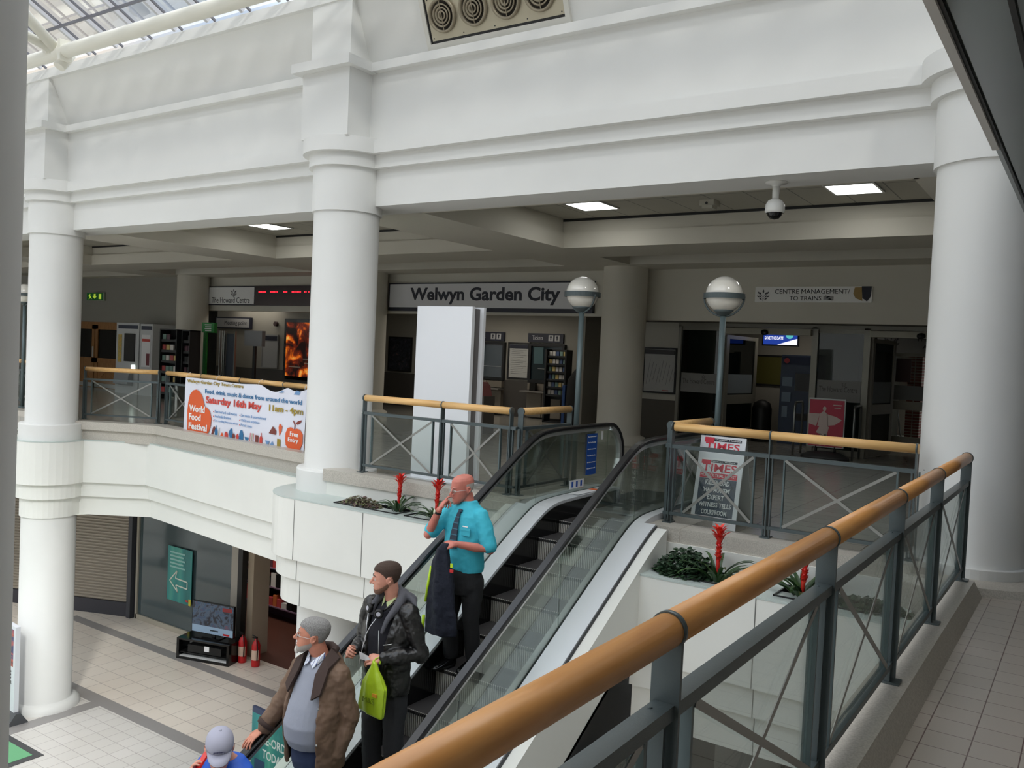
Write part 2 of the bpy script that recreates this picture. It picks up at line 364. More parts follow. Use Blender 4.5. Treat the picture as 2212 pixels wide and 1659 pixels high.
m = MB(); m.box(-7.75,-7.6,18.1,21,0,2.9); m.box(-9,-7.85,21.0,21.1,0,2.9); m.box(-7.85,-4.2,21,21.1,0,1.4); m.box(-7.85,-4.2,21,21.1,2.05,2.9); m.box(-7.68,-5.6,21,21.1,1.4,2.05); m.box(-5.42,-4.62,21,21.1,1.4,2.05); m.box(-4.3,-4.2,21,23.8,0,2.9); m.box(-2.2,3,22,22.1,0,2.9); m.box(-2.2,-2.1,18,26,0,2.9); struct('wall_passage', m, WDK)
# outer shell
m = MB(); m.box(-30.2,-30,-10,26,LZ,6.2); struct('wall_west', m, W)
m = MB(); m.box(3,3.2,-10,26,LZ,6.2); struct('wall_east', m, W)
m = MB(); m.box(-30,3,-10.2,-10,LZ,6.2); struct('wall_south', m, W)
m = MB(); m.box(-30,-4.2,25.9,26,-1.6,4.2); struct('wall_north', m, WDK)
# ceiling over the camera's walkway
DG = mat('dark_glazed_soffit', (66,76,70), .12, spec=.6)
m = MB(); m.box(-.56,3,-6,7.95,3.0,3.3,0); m.box(-.56,3,7.95,16.4,3.3,3.6,0); m.box(-.33,-.31,-6,7.9,2.985,3.0,2)
m.box(-.565,-.53,-6,5.46,2.97,3.36,1); m.box(-.53,-.515,-6,7.9,2.985,3.0,2); m.box(-.56,3,-6,7.9,3.3,4.0,1)
struct('ceiling_walkway', m, [DG, c('soffit_edge', (196,194,190), .5), BLK])
# lower floor
LT = tilemat('lower_floor_tiles', (230,220,208), (224,213,201), (170,158,150), .46, .46, .006, .28)
LT2 = tilemat('lower_floor_small_tiles', (218,214,209), (212,208,202), (168,160,158), .3, .3, .005, .28)
LB = c('lower_floor_grey_band', (150,146,144), .3)
m = MB(); m.box(-30,3,-10,26,LZ-.2,LZ); m.box(-15.1,3,-10,9.05,LZ,LZ+.002,1); m.box(-30,-15.4,-10,9.05,LZ,LZ+.002,1)
m.box(-30,3,9.05,9.33,LZ,LZ+.004,2); m.box(-20.5,3,11.36,11.62,LZ,LZ+.004,2); m.box(-15.4,-15.1,-10,9.05,LZ,LZ+.004,2); m.box(-30,3,6.6,6.9,LZ,LZ+.004,2)
struct('floor_lower', m, [LT, LT2, LB])
# lower shops
SH = stripemat('roller_shutter', (150,142,132), (96,90,86), .075, 2, .5, .6)
m = MB(); m.add([(-30,10.6,LZ),(-19.3,12.5,LZ),(-19.3,12.5,-1.6),(-30,10.6,-1.6)],[(0,1,2,3)]); struct('wall_lower_back', m, DK)
# roof: sloping glazing both ways from a ridge
ER, RY, RZ = 7.95, -1.0, 10.9
m = MB(); m.add([(-30,ER+.1,6.42),(3,ER+.1,6.42),(3,RY,RZ),(-30,RY,RZ)],[(0,1,2,3)]); m.add([(-30,-9.7,6.25),(3,-9.7,6.25),(3,RY,RZ),(-30,RY,RZ)],[(0,1,2,3)])
struct('window_1', m, SKYG)
m = MB()
k = -29.8
while k < 3:
    for s, yy in ((1,ER+.05),(-1,-9.65)):
        m.bar((k,yy,6.40),(k,RY,RZ-.03),.055,.09,mi=0); m.bar((k+.16,yy,6.36),(k+.16,RY,RZ-.1),.03,.03,mi=1)
    k += .78
for t in (.06,): 
    for yy in (ER, -9.65): m.bar((-30,yy+(RY-yy)*t,6.36+(RZ-6.42)*t),(3,yy+(RY-yy)*t,6.36+(RZ-6.42)*t),.03,.04,mi=1)
m.bar((-30,RY,RZ),(3,RY,RZ),.2,.15)
struct('trim_glazing_bars', m, [c('glazing_bar', (196,196,200), .4), c('glazing_rod', (110,110,118), .4)])
m = MB()
for x in (-29.9,2.9): m.prism([(-9.7,6.15),(ER+.1,6.15),(RY,RZ)], x-.1, x+.1, 'x')
struct('wall_gables', m, W)
# steel truss under the glazing
t = thing('roof_truss', 'cream tubular steel truss running under the sloping glass roof', 'truss')
m = MB(); m.tube([(-30,7.35,6.17),(3,7.35,6.17)],.105,20); build(m, 'bottom_chord', TUBE, t)
for x in (-28.9,-21.4,-13.95,-6.4):
    m = MB(); m.tube([(x,7.35,6.17),(x+.1,3.2,9.3)],.085,16); m.tube([(x,7.35,6.17),(x-3.2,3.4,8.4)],.075,16); build(m, 'diagonal_tube', TUBE, t)
    m = MB(); m.ball((x,7.35,6.2),.15,.13,.15); m.cyl((x,7.35,5.95),(x,7.5,6.2),.09,.11); m.cyl((x-.2,7.22,6.22),(x-.2,7.48,6.22),.07); m.box(x+.12,x+.2,7.25,7.45,6.02,6.34); build(m, 'node_casting', TUBE, t)
base(t, (-14,7.35,6.17))
# ================================================================== RAILINGS
def railing(label, pts, wood, posts, z0=.12, ends=(0,0), wood_r=.042, braces=True, group=None, flats=True, frame_at=None, pw=.07):
    """pts: two plan ends; posts: distances from the first; wood: (start, end) distances"""
    a = Vector(pts[0]); b = Vector(pts[1]); d = (b-a).normalized(); n = Vector((-d.y, d.x)); t = thing('railing', label, 'railing', group)
    def P(s, z, o=0): return (a.x+d.x*s+n.x*o, a.y+d.y*s+n.y*o, z)
    zc = 1.12-wood_r
    cuts = [wood[0]]+[s for s in posts if wood[0]+.05 < s < wood[1]-.05]+[wood[1]]
    for i in range(len(cuts)-1):
        m = MB(); m.tube([P(cuts[i]+.004, zc), P(cuts[i+1]-.004, zc)], wood_r, 24); build(m, 'handrail', wood_mat, t)
    for s in posts:
        m = MB(); m.bar(P(s, z0+.02), P(s, zc), pw, .012, up=(d.x,d.y,0)); m.bar(P(s, z0), P(s, z0+.012), pw+.05, .09, up=(d.x,d.y,0))
        m.tube([P(s-.008, zc), P(s+.008, zc)], wood_r+.004, 24)
        m.bar(P(s+.03, z0+.01), P(s+.03, .88), .03, .012, up=(d.x,d.y,0)); m.bar(P(s-.03, z0+.01), P(s-.03, .88), .03, .012, up=(d.x,d.y,0))
        build(m, 'post', GREEN, t)
    L0, L1 = posts[0], posts[-1]
    m = MB(); m.bar(P(L0-ends[0], .885), P(L1+ends[1], .885), .055, .036)
    for s in posts:
        for q in (-.06,.06): m.cyl(P(s+q, .90, .012), P(s+q, .9065, .012), .006, n=8)
    build(m, 'middle_rail', GREEN, t)
    m = MB(); m.bar(P(L0-ends[0], .215), P(L1+ends[1], .215), .04, .03); build(m, 'bottom_rail', GREEN, t)
    if braces:
        for i in range(len(posts)-1):
            u, v = posts[i]+.14, posts[i+1]-.14
            if v-u < .3: continue
            for s in (u, v): m = MB(); m.bar(P(s, .23), P(s, .87), .035, .014, up=(d.x,d.y,0)); build(m, 'frame_upright', GREENL, t)
            m = MB(); m.bar(P(u+.01, .24, -.014), P(v-.01, .86, -.014), .004, .026); build(m, 'cross_brace', STRIP, t)
            m = MB(); m.bar(P(u+.01, .86, -.019), P(v-.01, .24, -.019), .004, .026); build(m, 'cross_brace', STRIP, t)
            m = MB(); m.bar(P((u+v)/2-(v-u)/2+.01, .55), P((u+v)/2+(v-u)/2-.01, .55), .008, .62); build(m, 'glass_pane', GL, t)
    return base(t, P(0, 0))
wood_mat = WOOD
railing('long wooden-topped balcony railing in the foreground beside the tiled walkway', ((-.82,0),(-.82,8)), (-.5,7.62), [.45,1.93,3.40,4.80,6.12,7.57], pw=.075)
wood_mat = WOODX
railing('balcony railing in front of the newspaper board, from escalator to the right column', ((-3.50,8.03),(-1.2,8.03)), (.04,2.27), [.02,1.0,2.25], ends=(.06,0))
railing('short return railing beside the escalator, running to the right globe lamp', ((-3.555,8.12),(-3.555,9.3)), (.02,1.12), [.03,1.08], braces=True)
railing('balcony railing between the middle column and the escalator, before the blank white pillar', ((-7.80,8.14),(-5.4,8.14)), (.03,2.30), [.02,1.30,2.30], ends=(0,.08))
railing('short return railing left of the escalator, running to the left globe lamp', ((-5.40,8.15),(-5.40,9.35)), (.04,1.12), [.03,1.12])
railing('short railing just right of the left column, before the wooden doors', ((-15.9,9.02),(-14.52,9.74)), (.03,1.5), [.02,1.5])
railing('long railing carrying the printed food festival banner', ((-14.38,9.74),(-9.4,9.16)), (.02,4.95), [.02,1.27,2.52,3.77,4.95])
railing('railing glimpsed left of the leftmost column', ((-20.6,9.9),(-16.9,9.05)), (0,3.6), [.05,1.2,2.4,3.6])

# ================================================================== ESCALATOR
T30 = math.tan(math.radians(30))
Y0 = 7.733
def N(y):                                     # pitch line: flat at both landings, 30 degrees between
    a = (y-Y0)*T30
    hi = .5*(a-math.sqrt(a*a+.012))           # soft min(a, 0)
    b = hi-LZ
    return .5*(b+math.sqrt(b*b+.012))+LZ
esc = thing('escalator', 'escalator with glass sides carrying the standing men down from the upper floor', 'escalator')
XL, XR = -4.87, -3.71
YT, YB = 9.30, -2.6
ys_ = [YT-(YT-YB)*i/120 for i in range(121)]
for X in (XL, XR):
    top = [(X, y, N(y)+.935) for y in ys_]
    cz = .935-.37; endt = [(X, YT+.37*math.sin(a), cz+.37*math.cos(a)) for a in [PI*k/14 for k in range(15, 0, -1)][1:]]
    endb = [(X, YB-.37*math.sin(a), LZ+cz+.37*math.cos(a)) for a in [PI*k/14 for k in range(1, 15)]]
    m = MB(); m.tube(endt+top+endb, .041, 14, ry=.022, up=(1,0,0)) if False else None
    path = endt+top+endb; V = []; F = []; sec = [(-.04,-.012),(-.04,.012),(-.03,.022),(.03,.022),(.04,.012),(.04,-.012),(.03,-.02),(-.03,-.02)]
    for i, p in enumerate(path):
        a = Vector(path[max(0,i-1)]); b = Vector(path[min(len(path)-1,i+1)]); d = (b-a).normalized(); nn = Vector((0, -d.z, d.y))
        if nn.z < 0 and i > 10 and i < len(path)-10: nn = -nn
        for u, v in sec: V.append(Vector(p)+Vector((u,0,0))-nn*v*(-1 if i > 0 else -1))
    n = len(sec)
    for i in range(len(path)-1):
        for k in range(n): F.append((i*n+k,i*n+(k+1)%n,(i+1)*n+(k+1)%n,(i+1)*n+k))
    m.add(V, F, 0, False); build(m, 'handrail', RUBBER, esc)
    # aluminium track under the belt
    def strip(off0, off1, x0, x1, rng=None):
        mm = MB(); q = [y for y in ys_ if rng is None or rng[0] <= y <= rng[1]]; V = []; F = []
        for y in q: z = N(y); V += [(x0,y,z+off0),(x1,y,z+off0),(x1,y,z+off1),(x0,y,z+off1)]
        for i in range(len(q)-1):
            for k in range(4): F.append((i*4+k,i*4+(k+1)%4,(i+1)*4+(k+1)%4,(i+1)*4+k))
        F += [(3,2,1,0),tuple((len(q)-1)*4+k for k in range(4))]
        return mm.add(V, F)
    m = strip(.875,.912,X-.022,X+.022)
    tp = [(y,z) for (_,y,z) in endt]
    for k in range(len(endt)-1):
        c0 = Vector((X,YT,cz)); 
        p0 = c0+(Vector(endt[k])-c0)*.88; p1 = c0+(Vector(endt[k+1])-c0)*.88; m.bar(p0,p1,.05,.05,up=(1,0,0))
    build(m, 'handrail_track', ALU, esc)
    # glass panes
    cuts = [9.3,7.72,6.35,4.98,3.61,2.24,.87,-.5,-1.87,-2.6]
    for a, b in zip(cuts, cuts[1:]):
        q = [a-.004-(a-b-.008)*i/10 for i in range(11)]; m = MB(); V = []; F = []
        for y in q: z = N(y); V += [(X-.005,y,z+.17),(X+.005,y,z+.17),(X+.005,y,z+.88),(X-.005,y,z+.88)]
        for i in range(10):
            for k in range(4): F.append((i*4+k,i*4+(k+1)%4,(i+1)*4+(k+1)%4,(i+1)*4+k))
        F += [(3,2,1,0),tuple(40+k for k in range(4))]; m.add(V, F); build(m, 'balustrade_glass', GLE, esc)
    m = MB(); cc = [(YT+.33*math.sin(a), cz+.33*math.cos(a)) for a in [PI*k/14 for k in range(15)]]+[(YT,.17)]
    m.prism(cc, X-.005, X+.005, 'x'); build(m, 'balustrade_glass', GLE, esc)
    # decks, skirts, cladding
    s = 1 if X == XL else -1
    iw = .19 if X == XL else .07
    build(strip(.17,.20,X+s*.01,X+s*iw), 'inner_deck', ALUW if X == XL else ALUD, esc)
    build(strip(-.35,.17,X+s*iw,X+s*(iw+.01)), 'skirt_panel', BLKG, esc)
    lo = 7.74
    build(strip(.17,.20,X-s*.01,X-s*.235,(-9,lo)), 'outer_deck', ALUW, esc); build(strip(.0,.20,X-s*.01,X-s*.115,(lo-.1,20)), 'outer_deck', ALUW, esc)
    build(strip(.13,.185,X-s*.24,X-s*.255,(-9,lo)), 'deck_groove', DK, esc)
    build(strip(-.50,.17,X-s*.25,X-s*.36,(-9,lo)), 'side_cladding', W2, esc)
    m = strip(-.50,-.46,X-s*.36,X+s*.3); build(m, 'underside_panel', W2, esc)
# steps
SX0, SX1 = XL+.20, XR-.08
y = 8.85; k = 0
proto = None
yy = 8.71
while yy > -2.2:
    z = N(yy-.4+.0); zt = N(yy-.4)
    zprev = N(yy-.8)
    m = MB(); m.box(SX0,SX1,yy-.4,yy,zt-.03,zt,0)                      # tread
    rise = zt-zprev
    m.box(SX0,SX1,yy-.385,yy-.37,zt-max(.05,rise+.02),zt-.004,2)
    if rise > .02:
        for j in range(42):
            x = SX0+.006+(SX1-SX0-.016)*j/41.; m.box(x-.0048,x+.0048,yy-.4,yy-.385,zt-rise,zt-.004,1)
    for j in range(42):
        x = SX0+.006+(SX1-SX0-.016)*j/41.; m.box(x-.0048,x+.0048,yy-.401,yy-.392,zt-.004,zt+.003,1)
    if yy > 1.5 or k % 1 == 0: build(m, 'step', [STEP,STEPR,STEPD], esc)
    yy -= .4; k += 1
m = MB(); m.box(SX0-.02,SX1+.02,8.71,8.9,-.02,.006); m.box(SX0-.02,SX1+.02,8.69,8.72,-.03,.012); build(m, 'comb_plate', ALU, esc)
m = MB(); m.box(XL-.1,XR+.1,8.9,9.55,-.02,.008); m.box(XL-.1,XR+.1,9.58,10.5,-.02,.008); build(m, 'landing_plate', ALUD, esc)
m = MB(); m.box(XL-.1,XR+.1,-4,-2.3,LZ,LZ+.012); build(m, 'landing_plate', ALUD, esc)
# stickers on the balustrade
BLUE = c('sign_blue', (24,84,176), .4)
m = MB(); m.box(XL+.006,XL+.009,8.78,9.02,.36,.84); st = build(m, 'notice_sticker', BLUE, esc)
for i, s_ in enumerate(('Please hold the handrail','Stand on the right','Hold children by the hand','Keep clear of the sides','Face direction of travel','Dogs must be carried')):
    txt(s_, 0, 0, 0, .19, TXTW, st, face='+x', M_=Matrix.Translation((XL+.010,8.80,.80-.075*i)) @ Euler((PI/2,0,PI/2)).to_matrix().to_4x4(), name='lettering')
m = MB(); m.box(XL+.006,XL+.009,8.42,8.74,.235,.33); st = build(m, 'instruction_sticker', PAPER, esc)
m = MB()
for i in range(3): m.box(XL+.010,XL+.011,8.46+.1*i,8.50+.1*i,.25,.315)
build(m, 'symbol', BLUE, st)
m = MB(); m.box(XL+.05,XL+.17,8.35,8.78,.20,.204); st = build(m, 'deck_label', PAPER, esc)
m = MB(); m.box(XL+.05,XL+.17,8.78,8.88,.20,.205); build(m, 'orange_label', c('label_orange', (240,110,40)), esc)
m = MB(); m.box(XL+.006,XL+.012,9.12,9.16,.76,.86); build(m, 'small_tag', PAPER, esc)
base(esc, (-4.3,7.7,LZ))
# sloping plasterwork between truss and slab, both sides
m = MB(); m.prism([(7.2,-.32),(8.1,-.26),(8.1,-1.5),(6.3,-1.5),(6.3,-.9)], XL-.36, -5.3, 'x'); m.box(-5.3,-5.22,7.5,9.2,-1.6,-.22); m.box(-3.40,-3.34,7.9,9.2,-1.6,-.05); m.box(-5.22,-3.4,9.15,9.25,-1.6,-.02); m.box(-5.5,-5.23,7.99,9.2,-.3,-.01); m.box(-3.50,-3.25,7.83,9.2,-.3,-.01)
struct('wall_escalator_opening', m, W2)

# ================================================================== PLANTERS, PLANTS
SOIL = c('soil', (46,36,28), .9, bump=.6, bs=90); LINER = c('black_liner', (22,22,24), .4)
def planter(label, x0, x1, y0, y1, holes):
    t = thing('planter', label, 'planter'); z = -.214
    m = MB(); xs = [x0]
    m.box(x0,x1,y0,y0+.12,-.24,z); m.box(x0,x1,y1-.06,y1,-.24,z)
    prev = x0
    for a, b in holes: m.box(prev,a,y0+.12,y1-.06,-.24,z); prev = b
    m.box(prev,x1,y0+.12,y1-.06,-.24,z); build(m, 'rim', CAP, t)
    for a, b in holes:
        m = MB(); q = .012
        for (p0,p1,r0,r1) in ((a,b,y0+.12,y0+.12+q),(a,b,y1-.06-q,y1-.06),(a,a+q,y0+.12,y1-.06),(b-q,b,y0+.12,y1-.06)): m.box(p0,p1,r0,r1,-.45,z+.012)
        l = build(m, 'liner', LINER, t); m = MB(); m.box(a+q,b-q,y0+.12+q,y1-.06-q,-.45,-.27); build(m, 'soil', SOIL, l)
    return base(t, ((x0+x1)/2,(y0+y1)/2,-.45))
planter('white planter trough below the balcony left of the escalator', -8.3, -5.32, 7.50, 8.0, [(-7.75,-6.72),(-6.6,-5.6)])
planter('white planter trough right of the escalator, below the newspaper board', -3.39, -1.35, 7.17, 7.78, [(-3.15,-2.3),(-2.18,-1.45)])
m = MB(); m.box(-8.3,-5.32,7.99,8.0,-.24,-.02); m.box(-3.39,-1.0,7.77,7.79,-.24,-.02); struct('wall_planter_back', m, W2)
LEAFG = c('bromeliad_leaf', (62,92,46), .35, c2=(40,66,34), vs_=9); LEAFD = c('ivy_leaf', (52,78,50), .45, c2=(34,56,38), vs_=14); LEAFM = c('mixed_leaf', (108,118,74), .5, c2=(104,70,78), vs_=25)
FLOW = c('bromeliad_flower', (214,34,40), .4, c2=(232,70,52), vs_=20)
def leaf(m, o, az, L, w, lift, droop, mi=0, seg=8, twist=0):
    """arching strap leaf"""
    V = []; F = []; p = Vector(o); h = Vector((math.cos(az), math.sin(az), 0)); s = Vector((-h.y, h.x, 0))
    for i in range(seg+1):
        t = i/seg; ww = w*(.55+.9*t if t < .35 else 1.0*(1-((t-.35)/.65)**2)**.5)+.0006
        V += [p-s*ww/2+Vector((0,0,.15*ww)), p-Vector((0,0,.12*ww)), p+s*ww/2+Vector((0,0,.15*ww))]
        a = lift-(lift+droop)*t**1.3; p = p+(h*math.cos(a)+Vector((0,0,math.sin(a))))*L/seg
    for i in range(seg):
        b = i*3; F += [(b,b+1,b+4,b+3),(b+1,b+2,b+5,b+4)]
    m.add(V, F, mi, True)
def bromeliad(label, x, y, z, H, seed, wide=1.0, leafw=.028, lean=.05):
    rnd = random.Random(seed); t = thing('bromeliad', label, 'plant', None)
    m = MB()
    for i in range(22): leaf(m, (x,y,z), i*2.4+rnd.uniform(-.2,.2), wide*rnd.uniform(.32,.46), leafw*rnd.uniform(.9,1.3), rnd.uniform(.95,1.4), rnd.uniform(.2,.8))
    build(m, 'foliage', LEAFG, t, False)
    m = MB(); top = (x+lean*.6,y,z+H); m.tube([(x,y,z),(x+lean*.2,y,z+H*.5),top],[.016,.018,.012],8)
    for k in range(46):
        f = k/45; hz = z+H*(.42+.55*f); cx = x+lean*.6*(.42+.55*f); rr = .075+.05*math.sin(f*PI) if f > .5 else .06
        leaf(m, (cx,y,hz), k*2.4, rr*(1.0+.4*rnd.random()), .034, 1.25-.10*(f > .6), -.5+.35*(f > .6), seg=5)
    build(m, 'flower_spike', FLOW, t, False)
    return base(t, (x,y,z))
bromeliad('red-flowered bromeliad in left planter, nearer the middle column', -6.85, 7.80, -.30, .50, 3)
bromeliad('red-flowered bromeliad in left planter, just behind the head of the person in turquoise', -6.27, 7.80, -.30, .50, 5)
bromeliad('tall red-flowered bromeliad in right planter, below the newspaper board', -2.72, 7.42, -.30, .55, 8, 1.15, .034, .0)
bromeliad('red-flowered bromeliad in right planter, partly hidden by the wooden rail', -1.98, 7.44, -.30, .42, 11, 1.1, .045, .03)
def ivy(label, x0, x1, y0, y1, z, h, n, mt, seed, size=.03, name='trailing_plant'):
    rnd = random.Random(seed); m = MB()
    for i in range(n):
        u, v = rnd.uniform(-1,1), rnd.uniform(-1,1)
        if u*u+v*v > 1.05: continue
        px = (x0+x1)/2+u*(x1-x0)/2; py = (y0+y1)/2+v*(y1-y0)/2; pz = z+h*(1-(u*u+v*v)*.8)*rnd.uniform(.15,1); a = rnd.uniform(0,6.28); b = rnd.uniform(-.5,.9); s = size*rnd.uniform(.6,1.2)
        d = Vector((math.cos(a)*math.cos(b), math.sin(a)*math.cos(b), math.sin(b))); e = Vector((-math.sin(a), math.cos(a), rnd.uniform(-.3,.3))); p = Vector((px,py,pz)); q = d.cross(e)*.15*s
        m.add([p-d*s*.5, p-e*s*.42, p-e*s*.30+d*s*.4, p+d*s*.75, p+e*s*.30+d*s*.4, p+e*s*.42, p+q], [(0,1,6),(1,2,6),(2,3,6),(3,4,6),(4,5,6),(5,0,6)], 0, True)
    for i in range(60):
        a = rnd.uniform(0,6.28); r = rnd.uniform(.2,.9); cx, cy = (x0+x1)/2, (y0+y1)/2; m.tube([(cx,cy,z),(cx+math.cos(a)*r*(x1-x0)/4,cy+math.sin(a)*r*(y1-y0)/4,z+h*.8),(cx+math.cos(a)*r*(x1-x0)/2,cy+math.sin(a)*r*(y1-y0)/2,z+h*.4)], .002, 4)
    return tag(rebase(build(m, name, mt, None, False)), label, 'plant')
ivy('low mixed green and purple plant at the left end of the left planter', -7.78,-7.05,7.60,7.94,-.27,.17,1500,LEAFM,1,.035)
ivy('small leafy tuft beside the second bromeliad of the left planter', -6.14,-5.95,7.64,7.9,-.27,.10,200,LEAFD,2,.03)
ivy('bushy dark green ivy at the left end of the right planter', -3.36,-2.72,7.22,7.72,-.27,.30,1500,LEAFD,3,.05)
ivy('low ivy at the right end of the right planter, seen through the railing glass', -1.85,-1.05,7.25,7.66,-.27,.16,1300,LEAFD,4,.04)
ivy('small shrub on the ledge beside the leftmost column', -16.9,-16.45,8.15,8.5,-.22,.22,250,LEAFD,6,.05)
# ================================================================== UPPER LEVEL THINGS
def rect(m, x0, x1, z0, z1, y, d=.004, mi=0): return m.box(x0,x1,y-d,y,z0,z1,mi)
def obj_box(name, mt, parent, *a):
    m = MB(); m.box(*a); return build(m, name, mt, parent)
def framed(label, cat, name, x0, x1, z0, z1, y, fr, sheet, fw=.03, d=.04):
    t = thing({'poster_frame':'wall_poster','timetable_frame':'timetable','map_frame':'station_map'}.get(name, name), label, cat); m = MB()
    for a in ((x0,x1,z0,z0+fw),(x0,x1,z1-fw,z1),(x0,x0+fw,z0+fw,z1-fw),(x1-fw,x1,z0+fw,z1-fw)): m.box(a[0],a[1],y-d,y,a[2],a[3])
    build(m, 'frame', fr, t); s = obj_box('sheet', sheet, t, x0+fw,x1-fw,y-d*.6,y,z0+fw,z1-fw); s['_s'] = 1; del s['_s']
    return t, s
# tree emblem: trunk, branches and leaves
def tree(x, z, h, y, mt, parent, name='tree_emblem'):
    m = MB(); m.prism([(x-.02*h,z),(x+.02*h,z),(x+.01*h,z+.5*h),(x-.01*h,z+.5*h)], y-.003, y, 'y')
    def lf(cx, cz, a, L, w):
        P = []; 
        for t in range(10): u = t/9; P.append((u*L, w*math.sin(PI*u)))
        P += [(u*L, -w*math.sin(PI*u)) for u in [i/9 for i in range(8,0,-1)]]
        ca, sa = math.cos(a), math.sin(a); m.prism([(cx+p*ca-q*sa, cz+p*sa+q*ca) for p,q in P], y-.003, y, 'y')
    for s in (-1,1):
        for zz, dx, a in ((.12,.10,25),(.3,.14,40),(.5,.16,60),(.3,.30,35),(.55,.30,60)):
            lf(x+s*dx*h, z+zz*h, math.radians(a if s > 0 else 180-a), .24*h, .05*h)
            m.bar((x,y-.001,z+zz*h*.6),(x+s*dx*h,y-.001,z+zz*h),.003,.012*h)
    lf(x, z+.62*h, PI/2, .3*h, .06*h); return build(m, name, mt, parent)
# --- station name sign
t = thing('station_sign', 'long white sign reading Welwyn Garden City on the back fascia', 'sign')
m = MB(); m.box(-14.92,-9.06,16.30,16.4,2.68,3.37); build(m, 'frame', INK, t)
obj_box('panel', c('sign_white', (222,222,226), .5), t, -14.87,-9.11,16.285,16.30,2.77,3.34)
txt('Welwyn Garden City', -14.19, 16.284, 2.845, 4.32, INK, t, h=.41, bold=.03, ext=.006)
base(t, (-12,16.35,2.68))
# --- way sign
t = thing('way_sign', 'white sign reading CENTRE MANAGEMENT/ TO TRAINS above the glass doors', 'sign')
obj_box('panel', c('way_white', (250,250,248), .5), t, -5.56,-3.44,16.37,16.4,2.94,3.23)
tree(-5.40,2.96,.24,16.368,c('emblem_grey', (60,60,66)),t)
txt('CENTRE MANAGEMENT/', -5.18,16.368,3.10,1.36, BLK, t, h=.085); txt('TO TRAINS', -4.9,16.368,2.975,.58, BLK, t, h=.08)
m = MB(); 
for dz in (2.995,3.03): m.box(-4.28,-4.10,16.364,16.368,dz,dz+.012)
m.bar((-4.25,16.366,3.06),(-4.15,16.366,3.035),.004,.012); m.bar((-4.22,16.366,3.005),(-4.12,16.366,2.98),.004,.012); m.bar((-4.24,16.366,3.037),(-4.14,16.366,3.0),.004,.012); build(m, 'train_symbol', BLK, t)
m = MB(); m.prism([(-3.74,3.21),(-3.62,3.22),(-3.60,2.97),(-3.72,3.02),(-3.76,3.1)],16.364,16.369,'y'); build(m,'gold_leaf',c('gold_leaf', (170,140,80)),t)
m = MB(); m.prism([(-3.62,3.23),(-3.45,3.23),(-3.46,3.05),(-3.52,2.96),(-3.60,3.02)],16.362,16.368,'y'); build(m,'navy_leaf',INK,t)
base(t, (-4.5,16.4,2.94))
# --- centre sign and LED display
t = thing('centre_sign', 'white sign reading The Howard Centre beside the red scrolling display', 'sign')
m = MB(); m.box(-22.17,-20.02,16.30,16.4,2.78,3.33); build(m, 'frame', INK, t)
obj_box('panel', c('centre_white', (240,240,240), .5), t, -22.13,-20.05,16.285,16.30,2.81,3.30)
txt('The Howard Centre', -21.95,16.284,2.84,1.72, c('grey_letter', (70,70,74)), t, h=.17, bold=.004); tree(-20.95,3.0,.27,16.284,c('emblem_grey2', (80,80,84)),t)
base(t, (-21,16.35,2.78))
t = thing('led_display', 'long dark display board with red scrolling dots', 'display')
m = MB(); m.box(-20.0,-15.9,16.28,16.395,2.78,3.33); build(m, 'casing', c('display_casing', (40,14,18), .3), t)
m = MB(); rnd = random.Random(4)
for i in range(70):
    x = -19.85+i*.055
    if rnd.random() < .72: m.box(x,x+.035,16.276,16.28,3.14,3.18)
build(m, 'lit_dots', c('led_red', (230,40,60), emit=(255,40,60), es=1.2), t)
base(t, (-18,16.35,2.78))
# --- exit sign
t = thing('exit_sign', 'green illuminated emergency exit sign above the wooden doors', 'sign')
obj_box('casing', c('exit_case', (150,160,140)), t, -28.1,-27.05,15.93,16.0,2.86,3.13); obj_box('face', c('exit_green', (20,70,36), emit=(20,90,40), es=.2), t, -28.06,-27.12,15.92,15.93,2.88,3.11)
LY = c('exit_symbol', (200,230,80), emit=(210,240,80), es=.3)
m = MB(); m.prism([(-27.58,2.92),(-27.46,3.0),(-27.53,3.0),(-27.53,3.08),(-27.63,3.08),(-27.63,3.0),(-27.70,3.0)],15.912,15.919,'y'); m.box(-27.34,-27.2,15.912,15.919,2.91,3.08)
m.ball((-27.86,15.915,3.06),.025,.004,.025,8); m.bar((-27.9,15.915,3.03),(-27.82,15.915,2.97),.005,.05); m.bar((-27.84,15.915,2.97),(-27.92,15.915,2.91),.005,.022); m.bar((-27.83,15.915,2.97),(-27.76,15.915,2.92),.005,.022); m.bar((-27.88,15.915,3.03),(-27.98,15.915,3.0),.005,.016)
build(m, 'symbol', LY, t); base(t, (-27.6,16,2.86))
# --- wooden doors
t = thing('wooden_doors', 'row of oak framed glazed double doors in the far left wall', 'door')
for i, (x0, x1) in enumerate(((-28.95,-27.55),(-27.50,-26.05),(-26.0,-25.2))):
    z1 = 2.06; y = 15.98
    m = MB(); s = .15
    m.box(x0,x0+s,y-.05,y,0,z1); m.box(x1-s,x1,y-.05,y,0,z1); m.box(x0,x1,y-.05,y,z1-.14,z1); m.box(x0,x1,y-.05,y,.82,.98); m.box(x0,x1,y-.05,y,.0,.16)
    m.box(x0+s,x1-s,y-.025,y,.16,.82); m.bar((x0+s,y-.03,.2),((x0+x1)/2,y-.03,.62),.01,.03); m.bar((x1-s,y-.03,.2),((x0+x1)/2,y-.03,.62),.01,.03)
    d = build(m, 'door', OAK, t); obj_box('pane', GLD, d, x0+s,x1-s,y-.02,y-.012,.98,z1-.14); obj_box('kick_plate', ALU, d, x0+.03,x1-.03,y-.055,y-.05,.02,.15)
    obj_box('push_plate', ALU, d, x1-.11,x1-.03,y-.058,y-.05,1.0,1.35)
